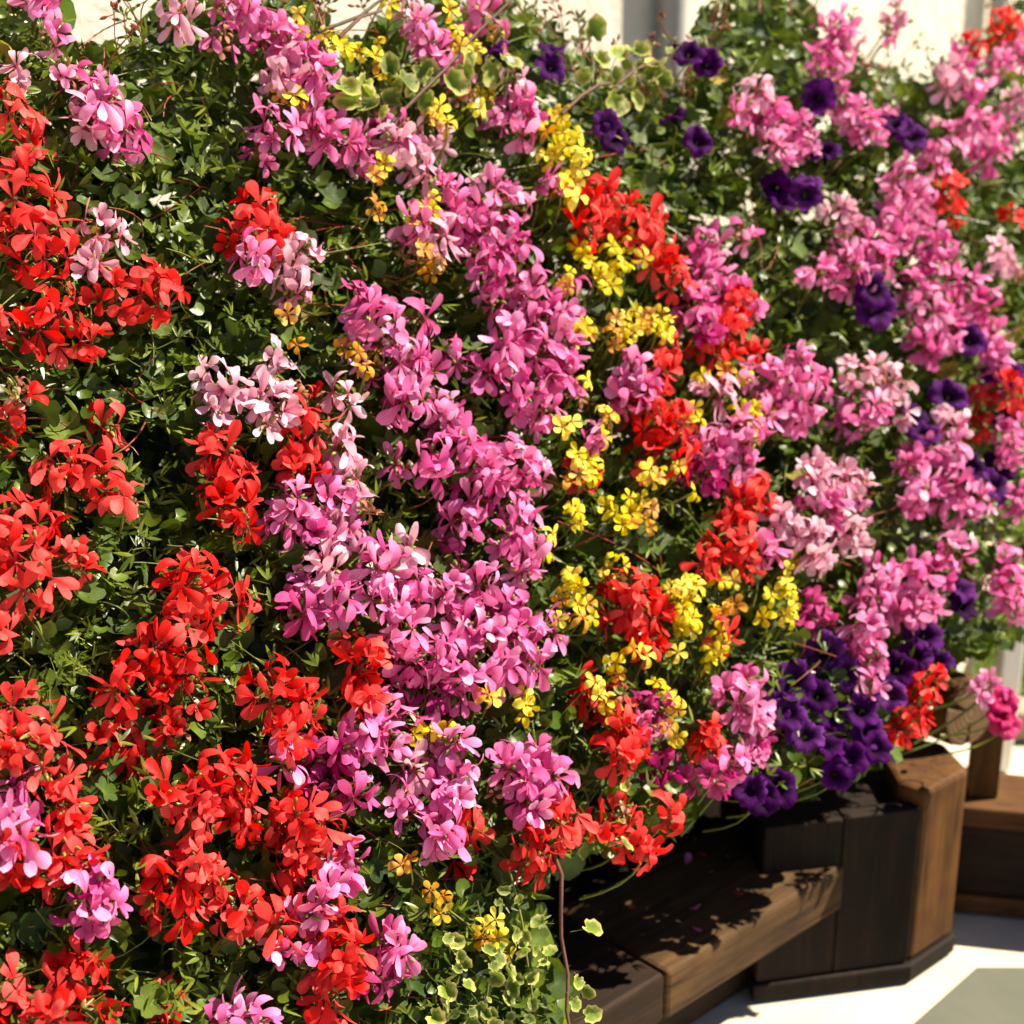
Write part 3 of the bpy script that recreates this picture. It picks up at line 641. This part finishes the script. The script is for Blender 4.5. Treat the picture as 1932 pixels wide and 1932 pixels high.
geranium('pink ivy geranium on the left edge beside red florets, near the bottom', 'pink', [(30, 1530, 48), (45, 1580, 44), (5, 1570, 40)], group=GP)
geranium('small pink ivy geranium head above a dark hollow, bottom left', 'pink', [(150, 1695, 40), (190, 1670, 40), (180, 1715, 44, 'magenta'), (205, 1700, 30)], group=GP)
geranium('pink ivy geranium wedged between red heads, bottom left of centre', 'pink', [(640, 1655, 48), (610, 1690, 46), (575, 1720, 36), (655, 1610, 36), (590, 1770, 30), (530, 1800, 26)], group=GP)
geranium('small pink ivy geranium head at the bottom edge, left of centre', 'pink', [(450, 1905, 44), (490, 1925, 34), (420, 1925, 30)], group=GP)
geranium('drooping magenta-pink geranium head beside the green trailing foliage, bottom', 'pink', [(735, 1780, 44), (735, 1820, 44, 'magenta'), (760, 1800, 34), (705, 1850, 30, 'magenta')], group=GP)
geranium('pink ivy geranium with reddish spent stalks, right of the red band', 'pink', [(1335, 460, 50), (1330, 510, 48), (1400, 440, 36, 'dry'), (1370, 530, 56), (1320, 580, 56), (1400, 560, 46), (1340, 610, 40, 'magenta')], group=GP)
geranium('small pink geranium floret group above the round red head', 'pink', [(1195, 690, 40), (1185, 735, 38), (1215, 720, 34), (1125, 820, 30)], group=GP)
geranium('pink ivy geranium right of the round red head, with magenta shade', 'pink', [(1350, 735, 38, 'pale'), (1345, 840, 52), (1395, 820, 54), (1390, 880, 52), (1340, 890, 46, 'magenta')], group=GP)
geranium('bright pink ivy geranium dome, centre right', 'pink', [(1445, 700, 54), (1505, 690, 52), (1475, 740, 66), (1510, 760, 50), (1440, 780, 40)], group=GP)
geranium('pale rose geranium with brownish fading petals, right', 'pale', [(1620, 700, 46), (1680, 715, 48), (1650, 690, 40, 'dry'), (1690, 770, 42), (1610, 780, 46, 'pink'), (1650, 770, 36, 'pink')], group=GP)
geranium('pale pink geranium of two stacked heads above the lone yellow flowers, right', 'pale', [(1540, 900, 56), (1585, 905, 52), (1560, 945, 54, 'pink'), (1470, 985, 46), (1520, 1010, 62), (1590, 990, 54), (1610, 1010, 40), (1450, 1030, 42, 'pink'), (1540, 1040, 40), (1630, 910, 34, 'dry')], group=GP)
geranium('pink ivy geranium standing in dark green leaves, upper right', 'pink', [(1425, 170, 42, 'pale'), (1460, 200, 54), (1490, 235, 54), (1470, 275, 42), (1520, 270, 36), (1400, 200, 30, 'dry')], group=GP)
geranium('narrow pink geranium head left of a purple petunia, upper right', 'pink', [(1600, 190, 44), (1625, 215, 46), (1640, 250, 34), (1570, 140, 36, 'dry')], group=GP)
geranium('pink ivy geranium in front of the bare cream wall, top right', 'pink', [(1575, 50, 44), (1590, 85, 48), (1560, 100, 34), (1690, 20, 32, 'pale'), (1680, 60, 34, 'dry')], group=GP)
geranium('pink ivy geranium scattered along the right edge, near the top', 'pink', [(1800, 150, 48, 'pale'), (1840, 175, 42), (1850, 240, 52), (1870, 280, 46), (1790, 260, 42), (1770, 290, 36), (1920, 190, 36, 'pale'), (1905, 245, 38, 'dry'), (1810, 120, 34)], group=GP)
geranium('large pink ivy geranium with three joined heads, right', 'pink', [(1710, 335, 56), (1730, 380, 62), (1680, 410, 46), (1580, 390, 40, 'pale'), (1620, 450, 56), (1600, 500, 62), (1650, 490, 54), (1540, 510, 36), (1600, 420, 34, 'dry'), (1670, 460, 42, 'magenta')], group=GP)
geranium('dense pink ivy geranium cascade left of the right edge', 'pink', [(1760, 460, 54), (1780, 500, 52), (1755, 570, 60), (1790, 610, 56), (1845, 560, 56), (1860, 610, 48), (1760, 640, 46), (1870, 660, 44), (1885, 690, 34), (1720, 530, 34)], group=GP)
geranium('pink ivy geranium sliver cut by the right edge, above mid height', 'pale', [(1900, 490, 36), (1880, 470, 30), (1925, 520, 36, 'dry')], group=GP)
geranium('pink ivy geranium over dark purple petunias, right', 'pink', [(1790, 790, 42, 'pale'), (1800, 835, 48), (1745, 850, 42), (1760, 890, 54), (1735, 930, 44), (1810, 910, 46), (1800, 955, 44), (1850, 940, 40), (1720, 875, 34)], group=GP)
geranium('pink ivy geranium cut by the right edge at mid height', 'pink', [(1915, 810, 48), (1905, 850, 36), (1925, 940, 34), (1900, 1060, 38), (1900, 1105, 48), (1925, 1130, 44)], group=GP)
geranium('pink ivy geranium trailing down to the purple petunias, lower right', 'pink', [(1800, 1030, 46), (1770, 1070, 48), (1725, 1090, 54), (1670, 1090, 54), (1650, 1130, 50), (1700, 1140, 52), (1745, 1130, 42), (1640, 1190, 54), (1620, 1210, 36), (1650, 1240, 44), (1640, 1285, 34)], group=GP)
geranium('small pink ivy geranium head above the planter, left of the purple petunias', 'pink', [(1410, 1285, 42), (1395, 1320, 54), (1420, 1340, 44), (1380, 1430, 50), (1415, 1420, 34), (1350, 1460, 42, 'magenta'), (1430, 1390, 30, 'magenta')], group=GP)
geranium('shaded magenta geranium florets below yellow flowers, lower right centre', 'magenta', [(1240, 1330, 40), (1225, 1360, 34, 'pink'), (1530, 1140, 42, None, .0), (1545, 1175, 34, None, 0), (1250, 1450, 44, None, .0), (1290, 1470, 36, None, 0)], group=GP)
geranium('few pink geranium petals above the corner upright, right edge', 'pink', [(1850, 1300, 22), (1872, 1290, 24)], group=GP)
geranium('single white-pink geranium floret above bright red heads, upper left', 'pale', [(185, 415, 30), (215, 445, 34), (180, 490, 22)], group=GP)
geranium('pink geranium florets hanging under the small lone red head', 'pale', [(480, 480, 40, 'pink'), (540, 500, 42), (575, 465, 34), (555, 535, 34)], group=GP)

GY = 'yellow bidens plants'
Y = 'yellow'; Q = 'orange'
simple('yellow bidens trailing brightly beside the red band, top centre', 'bidens', 'yellow_bidens', BID, [(1055, 222, Y), (1085, 262, Y), (1062, 250, Y), (1048, 290, Y), (1078, 300, Y), (1062, 335, Y), (1085, 345, Q), (1100, 285, Y), (1070, 275, Y), (1095, 320, Y), (1030, 250, Q), (1060, 362, Q)], .020, 'fern', group=GY)
simple('yellow bidens at the very top beside pink florets, left of centre', 'bidens', 'yellow_bidens', BID, [(735, 8, Y), (650, 90, Y), (708, 105, Y), (565, 25, Y), (862, 55, Y), (868, 88, Y), (848, 18, Y), (640, 75, Y), (830, 200, Y), (815, 222, Q), (845, 230, Y), (720, 120, Q), (878, 110, Y), (560, 195, Q), (905, 205, Y)], .018, 'fern', group=GY)
simple('orange-yellow bidens scattered among green leaves, left of the centre column', 'bidens', 'yellow_bidens', BID, [(815, 400, Y), (800, 470, Q), (805, 500, Q), (706, 330, Q), (708, 385, Q), (675, 665, Q), (690, 690, Q), (800, 388, Y), (560, 650, Q), (725, 310, Y)], .017, 'fern', group=GY)
simple('yellow bidens under the red band, right of the pink column', 'bidens', 'yellow_bidens', BID, [(1100, 480, Y), (1118, 500, Y), (1135, 515, Y), (1168, 480, Y), (1178, 500, Y), (1240, 490, Q), (1095, 620, Y), (1110, 628, Q), (1160, 510, Y), (1070, 540, Q)], .019, 'fern', group=GY)
simple('rounded tuft of tiny yellow bidens florets above an orange head', 'bidens', 'yellow_bidens', BID, [(1165 + 95 * (i % 6) / 5 + random.uniform(-9, 9), 590 + 14 * (i // 6) + 14 * abs((i % 6) - 2.5) / 2.5 + random.uniform(-7, 7), Y if i % 3 else Q) for i in range(20)], .0105, 'fern', group=GY)
simple('yellow bidens running down left of the round red head, centre', 'bidens', 'yellow_bidens', BID, [(1078, 795, Y), (1150, 790, Q), (1108, 720, Y), (1090, 855, Y), (1108, 870, Y), (1092, 895, Q), (1138, 880, Y), (1225, 888, Y), (1310, 770, Y), (1320, 790, Y), (1422, 770, Y), (1425, 795, Y), (1115, 895, Y), (1240, 900, Q), (1370, 700, Q)], .018, 'fern', group=GY)
simple('yellow bidens in two short chains around the fan-shaped red head', 'bidens', 'yellow_bidens', BID, [(1090, 965, Y), (1092, 988, Y), (1160, 968, Y), (1175, 990, Y), (1192, 985, Q), (1042, 1010, Y), (1160, 1050, Y), (1178, 1068, Y), (1090, 1110, Y), (1090, 1140, Y), (1310, 930, Y), (1230, 960, Q), (1060, 1130, Q), (1100, 1165, Q)], .018, 'fern', group=GY)
simple('yellow bidens cluster right of the fan-shaped red head', 'bidens', 'yellow_bidens', BID, [(1288, 1105, Y), (1300, 1120, Y), (1345, 1085, Y), (1360, 1095, Y), (1290, 1150, Y), (1310, 1170, Y), (1285, 1185, Y), (1365, 1150, Q), (1360, 1215, Y), (1355, 1232, Y), (1485, 1100, Y), (1488, 1115, Y), (1478, 1160, Y), (1492, 1165, Y), (1305, 1190, Y), (1385, 1140, Q)], .018, 'fern', group=GY)
simple('sparse yellow bidens hanging towards the planter rim, bottom centre', 'bidens', 'yellow_bidens', BID, [(1258, 1305, Y), (1270, 1320, Y), (1260, 1372, Q), (985, 1312, Y), (992, 1330, Y), (920, 1310, Q), (812, 1375, Y), (1165, 1270, Q), (1160, 1340, Q), (1195, 1225, Q), (1160, 1250, Y)], .018, 'fern', group=GY)
simple('few yellow bidens above the variegated trailing leaves, bottom', 'bidens', 'yellow_bidens', BID, [(935, 1735, Y), (915, 1770, Q), (772, 1620, Q), (836, 1690, Q)], .018, 'fern', group=GY)

GV = 'purple petunias'
simple('purple petunia buds above the top centre pink head', 'petunia', 'petunia', PET['purple'], [(930, 92, 0), (1042, 90, 0), (1040, 125, 0)], .019, 'leafdark', group=GV)
simple('purple petunia in dark leaves below the bare wall, top right of centre', 'petunia', 'petunia', PET['purple'], [(1145, 235, 0), (1160, 258, 0), (1268, 218, 0), (1318, 265, 0), (1300, 98, 0), (1335, 118, 0)], .021, 'leafdark', group=GV)
simple('purple petunia between pink heads in green leaves, upper right', 'petunia', 'petunia', PET['purple'], [(1465, 352, 0), (1478, 378, 0), (1525, 340, 0), (1555, 282, 0), (1545, 180, 0), (1522, 365, 0)], .023, 'leafdark', group=GV)
simple('large single purple petunia bloom near the right edge, upper right', 'petunia', 'petunia', PET['purple'], [(1695, 235, 0), (1722, 255, 0), (1650, 545, 0), (1652, 580, 0), (1830, 640, 0)], .027, 'leafdark', group=GV)
simple('purple petunia partly covered by pink florets, right edge at mid height', 'petunia', 'petunia', PET['purple'], [(1790, 745, 0), (1730, 785, 0), (1745, 815, 0), (1812, 890, 0), (1835, 880, 0), (1885, 880, 0), (1890, 700, 0), (1880, 915, 0), (1895, 780, 0)], .026, 'leafdark', group=GV, off0=.02)
simple('deep purple petunia hanging above the corner pier', 'petunia', 'petunia', PET['purple'], [(1812, 1105, 0), (1820, 1140, 0), (1745, 1195, 0), (1725, 1235, 0), (1690, 1260, 0), (1765, 1245, 0), (1640, 1380, 0), (1625, 1340, 0), (1600, 1430, 0), (1655, 1410, 0), (1680, 1310, 0)], .0245, 'leafdark', group=GV, off0=.012)
simple('near-black purple petunia in shade over the planter rim', 'petunia', 'petunia', PET['purple'], [(1500, 1285, 0), (1490, 1345, 0), (1545, 1310, 0), (1570, 1345, 0), (1520, 1385, 0), (1440, 1505, 0), (1415, 1490, 0), (1465, 1485, 0), (1580, 1460, 0), (1555, 1230, 0), (1600, 1270, 0), (1460, 1330, 0), (1560, 1400, 0)], .0245, 'leafdark', group=GV, off0=.0)
simple('cerise petunia drooping beside the white post, right edge', 'petunia', 'petunia', PET['cerise'], [(1893, 1318, 0), (1896, 1365, 0), (1890, 1345, 0)], .024, 'leafdark', off0=.0)

# variegated trailers: every leaf at its place
def trailer(label, leaves, stems, size, off=.03, twigs=()):
    pts = [(bank(x, y, (off if len(l) == 0 else l[0]) + random.uniform(-.006, .012)), (x, y)) for x, y, *l in leaves]
    mid = sum((p[0] for p, _ in pts), Vector()) / len(pts); base = soil_base(mid)
    root = empty('variegated_trailing_plant', base); tag(root, label, 'trailing plant', 'variegated trailing plants')
    for (p, t), _ in pts:
        d = out_dir(p, .35, .45); inst('leaf', random.choice(LEAF['vari']), root, p - base, frame((d + rv(.3)).normalized(), UP * -.6 + rv(.6)), size * random.uniform(.55, 1.4))
    for grp, mt, r in [(s, 'stem', .0013) for s in stems] + [(s, 'twig', .0024) for s in twigs]:
        P = [bank(x, y, off - .012 + (.02 if mt == 'twig' else 0))[0] - base for x, y in grp]
        V = []; F = []; PP = []
        for i in range(len(P) - 1):
            m = (P[i] + P[i + 1]) / 2 + rv(.004); PP += [P[i], m]
        PP.append(P[-1]); tube(V, F, PP, r, r * .7, 5)
        mesh_obj('stem' if mt == 'stem' else 'twig', [tuple(v) for v in V], F, M[mt], root, (0, 0, 0), True, None, {'pt': [.5] * len(V)})
    PLANTS.append(dict(root=root, base=base, pts=[q for _, q in pts], leaf='leaf', kind='v'))
jit = lambda x, y, n, s: [(x + random.uniform(-s, s), y + random.uniform(-s, s)) for _ in range(n)]
trailer('variegated trailing plant spilling over the planter at the bottom centre', [(955, 1680), (978, 1700), (940, 1700), (1000, 1845), (1005, 1890), (995, 1925), (970, 1860), (1112, 1752, .10), (1090, 1850, .10), (1108, 1868, .10), (1112, 1915, .10), (1085, 1890, .10), (880, 1860), (905, 1900), (930, 1915), (860, 1910), (845, 1890), (1035, 1800), (1010, 1790), (975, 1760), (930, 1820), (890, 1930), (960, 1920), (1020, 1740), (880, 1820), (820, 1920), (1165, 1300), (1180, 1480), (1170, 1550), (1180, 1590)] + jit(930, 1850, 24, 95), [[(960, 1640), (985, 1740), (1000, 1850), (1005, 1960)], [(900, 1700), (930, 1800), (910, 1960)], [(780, 1640), (850, 1720), (930, 1790)]], .0098, .03, twigs=[[(1040, 1600), (1058, 1720), (1072, 1840), (1082, 1980)]])
trailer('variegated trailing plant among pink and yellow flowers, top centre left', [(735, 130), (760, 150), (690, 160), (650, 165), (665, 190), (700, 180), (745, 165), (885, 105), (875, 130), (780, 160), (720, 205), (620, 170), (930, 130), (800, 130), (850, 150), (960, 110)] + jit(740, 160, 5, 80), [[(690, 260), (700, 160), (640, 60)], [(900, 240), (885, 140), (900, 60)]], .0165, .035, twigs=[[(740, 230), (840, 130), (975, -10)], [(600, 60), (680, 30), (760, -20)], [(640, 70), (720, 20)]])
trailer('variegated leaves on a thin brown twig before the bare wall, top right of centre', [(1160, 185), (1175, 195), (1240, 120), (1225, 140), (1250, 145), (1210, 125), (1190, 150), (1130, 110), (1105, 140), (1120, 60), (1270, 95), (1200, 95)] + jit(1180, 140, 6, 60), [[(1110, 200), (1120, 120), (1110, 40)]], .0155, .035, twigs=[[(1060, 215), (1130, 160), (1200, 130), (1250, 118)]])

# ---------------------------------------------------------------- foliage of the plants
TOP = [(-300, -120), (60, -80), (110, 10), (150, 95), (195, 160), (245, 60), (330, -20), (560, -30), (625, 70), (690, 85), (745, 10), (820, -20), (960, -10), (1040, 50), (1095, 95), (1150, 150), (1225, 150), (1300, 135), (1330, 10), (1400, -30), (1520, -20), (1545, 75), (1640, 120), (1720, 150), (1850, 140), (1880, 40), (1960, -40), (2200, -60)]
BOT = [(2200, 620), (2030, 760), (1975, 1000), (1955, 1200), (1920, 1215), (1820, 1240), (1740, 1330), (1670, 1440), (1500, 1500), (1400, 1480), (1330, 1500), (1280, 1560), (1190, 1590), (1090, 1610), (1010, 1680), (1040, 1760), (1060, 1860), (1050, 2080), (-300, 2080)]
POLY = TOP + BOT
def inside(x, y):
    c = False; n = len(POLY)
    for i in range(n):
        x1, y1 = POLY[i]; x2, y2 = POLY[i - 1]
        if (y1 > y) != (y2 > y) and x < (x2 - x1) * (y - y1) / (y2 - y1) + x1: c = not c
    return c
CX = np.array([q for P in PLANTS for q in P['pts']]); CI = np.array([i for i, P in enumerate(PLANTS) for _ in P['pts']])
SOFT = np.array([60. if P['kind'] == 'g' else (0. if P['kind'] == 'v' else 20.) for P in PLANTS])[CI]
def owner(x, y):
    d = np.hypot(CX[:, 0] - x + random.gauss(0, 30), CX[:, 1] - y + random.gauss(0, 30)) - SOFT
    return int(CI[int(np.argmin(d))])
HOLES = [(280, 850, 75, 45), (1450, 870, 30, 30), (1090, 1560, 20, 20), (1280, 1300, 30, 30), (660, 1290, 25, 40), (860, 1110, 10, 10), (640, 1600, 30, 60), (830, 1000, 35, 25), (270, 1800, 80, 40)]
def hole(x, y): return any(((x - a) / c) ** 2 + ((y - b) / e) ** 2 < 1 for a, b, c, e in HOLES)
for P in PLANTS: P.update(big=[], low=[], lance=[], tiny=[])
def step(y): return 1
# outer leaves, each its own part
n_big = 0
for gy in np.arange(-110, 2060, 46):
    for gx in np.arange(-290, 2200, 46):
        x, y = gx + random.uniform(-23, 23), gy + random.uniform(-23, 23)
        if not inside(x, y) or hole(x, y): continue
        green = (150 < x < 640 and 200 < y < 720) or (1090 < x < 1560 and 60 < y < 470) or (1420 < x < 1560 and 400 < y < 680) or (700 < x < 1060 and 1620 < y)
        if random.random() > (.95 if green else .62): continue
        if x > 1350: PLANTS[owner(x, y)]['big'].append((x + random.uniform(-40, 40), y + random.uniform(-10, 30), random.uniform(-.09, -.02)))
        PLANTS[owner(x, y)]['big'].append((x, y, random.uniform(-.055, .012))); n_big += 1
# inner leaves and feathery leaflets
for k in range(15000):
    x, y = random.uniform(-300, 2200), random.uniform(-120, 2080)
    if inside(x, y) and random.random() < .35 + .65 * min(1, (x + 300) / 1900):
        h = hole(x, y)
        PLANTS[owner(x, y)]['low'].append((x, y, random.uniform(-.24, -.14) if h else random.uniform(-.22, -.02)))
for k in range(6500):                                  # deeper leaves that close the bank in front of the wall
    x, y = random.uniform(-300, 2200), random.uniform(-60, 1050)
    if inside(x, y - 25): PLANTS[owner(x, y)]['low'].append((x, y, random.uniform(-.40, -.12)))
for k in range(4200):                                  # small fresh leaves near the surface
    x, y = random.uniform(-300, 2200), random.uniform(-120, 2080)
    if inside(x, y) and not hole(x, y): PLANTS[owner(x, y)]['tiny'].append((x, y, random.uniform(-.05, .012)))
for k in range(17000):
    x, y = random.uniform(-300, 2200), random.uniform(-120, 2080)
    if inside(x, y) and not hole(x, y): PLANTS[owner(x, y)]['lance'].append((x, y, random.uniform(-.10, .018)))
for P in PLANTS:
    root, base = P['root'], P['base']
    kind = P['leaf'] if P['leaf'] in LEAF else 'leaf'
    for x, y, off in P['big'][:300]:
        p, t = bank(x, y, off); d = out_dir(p, .42, .2)
        kk = 'yleaf' if random.random() < .03 else ('leafdark' if random.random() < .45 else kind)
        inst('leaf', random.choice(LEAF[kk]), root, p - base, frame(d, rv(.7) - UP * .3), random.uniform(.011, .0205))
    PP = []; QQ = []; SS = []
    for x, y, off in P['low']:
        p, t = bank(x, y, off); PP.append(p - base); QQ.append(frame(out_dir(p, .55, .1), rv(1))); SS.append(random.uniform(.012, .024))
    batch('inner_foliage', 'ivylow', range(200, 206), PP, QQ, SS, M['leafdark' if kind == 'leafdark' else 'leaf'], root)
    PP = []; QQ = []; SS = []
    for x, y, off in P['tiny']:
        p, t = bank(x, y, off); PP.append(p - base); QQ.append(frame(out_dir(p, .5, .2), rv(1))); SS.append(random.uniform(.006, .012))
    batch('small_leaves', 'ivylow', range(210, 216), PP, QQ, SS, M['leaf'], root)
    PP = []; QQ = []; SS = []
    for x, y, off in P['lance']:
        p, t = bank(x, y, off)
        f = frame(out_dir(p, .6, .3), UP + rv(.8)); k = 1 if random.random() < .4 else 3
        for j in range(k):
            a = (j - (k - 1) / 2) * .7 + random.gauss(0, .15)
            q = f @ Matrix.Rotation(a, 3, 'Z').to_quaternion(); s = random.uniform(.0055, .0105)
            PP.append(p - base + q @ Vector((0, s, 0))); QQ.append(q); SS.append(s)
    batch('feathery_foliage', 'lance', range(300, 306), PP, QQ, SS, M['fern'], root)
    # wandering stems through the foliage
    V = []; F = []
    for x, y, off in P['lance'][::12]:
        a, _ = bank(x, y, -.03); b, _ = bank(x + random.gauss(0, 90), y + random.gauss(-10, 60), random.uniform(-.04, .03))
        dd = b - CAM; cp, sp = math.cos(PITCH), math.sin(PITCH); dz = dd.y * cp - dd.z * sp
        if not inside(966 + dd.x / dz * 1932 * FOC, 966 - (dd.y * sp + dd.z * cp) / dz * 1932 * FOC): continue
        m = (a + b) / 2 + BANK_N * random.uniform(-.01, .03) + rv(.01)
        tube(V, F, [v - base for v in bez(a, m, b, 5)], .0011, .0006, 3)
    if V: mesh_obj('runner_stems', [tuple(v) for v in V], F, M[random.choice(['stem', 'stem', 'redstem'])], root, (0, 0, 0), True, None, {'pt': [.5] * len(V)})['kind'] = 'stuff'
# thin bud stalks standing up against the wall along the top of the bank
WISP = {}
for k in range(130):
    x = random.uniform(-100, 2050); i = next((i for i in range(len(TOP) - 1) if TOP[i][0] <= x < TOP[i + 1][0]), None)
    if i is None: continue
    f = (x - TOP[i][0]) / (TOP[i + 1][0] - TOP[i][0]); y = TOP[i][1] + f * (TOP[i + 1][1] - TOP[i][1])
    WISP.setdefault(owner(x, y), []).append((x, y))
for i, L in WISP.items():
    root, base = PLANTS[i]['root'], PLANTS[i]['base']; V = []; F = []; fm = []
    for x, y in L:
        a, _ = bank(x, y + 50, -.03); b, _ = bank(x + random.gauss(0, 45), y - random.uniform(5, 75), random.uniform(-.05, .02)); n0 = len(F)
        tube(V, F, [v - base for v in bez(a, (a + b) / 2 + rv(.012), b, 5)], .0011, .0007, 4); fm += [0] * (len(F) - n0); n0 = len(F)
        for _ in range(random.randint(2, 6)):
            d = (UP * .4 + rv(.6)).normalized(); e = b - base + d * random.uniform(.006, .016)
            tube(V, F, [b - base, e], .0006, .0005, 3); ball(V, F, e, frame(d, UP), .002, .0045)
        fm += [random.choice((0, 1))] * (len(F) - n0)
    mesh_obj('bud_stalks', [tuple(v) for v in V], F, [M['redstem'], M['bud']], root, (0, 0, 0), True, fm, {'pt': [.5] * len(V)})['kind'] = 'stuff'
print('plants', len(PLANTS), 'big leaves', n_big, 'objects', len(bpy.data.objects))
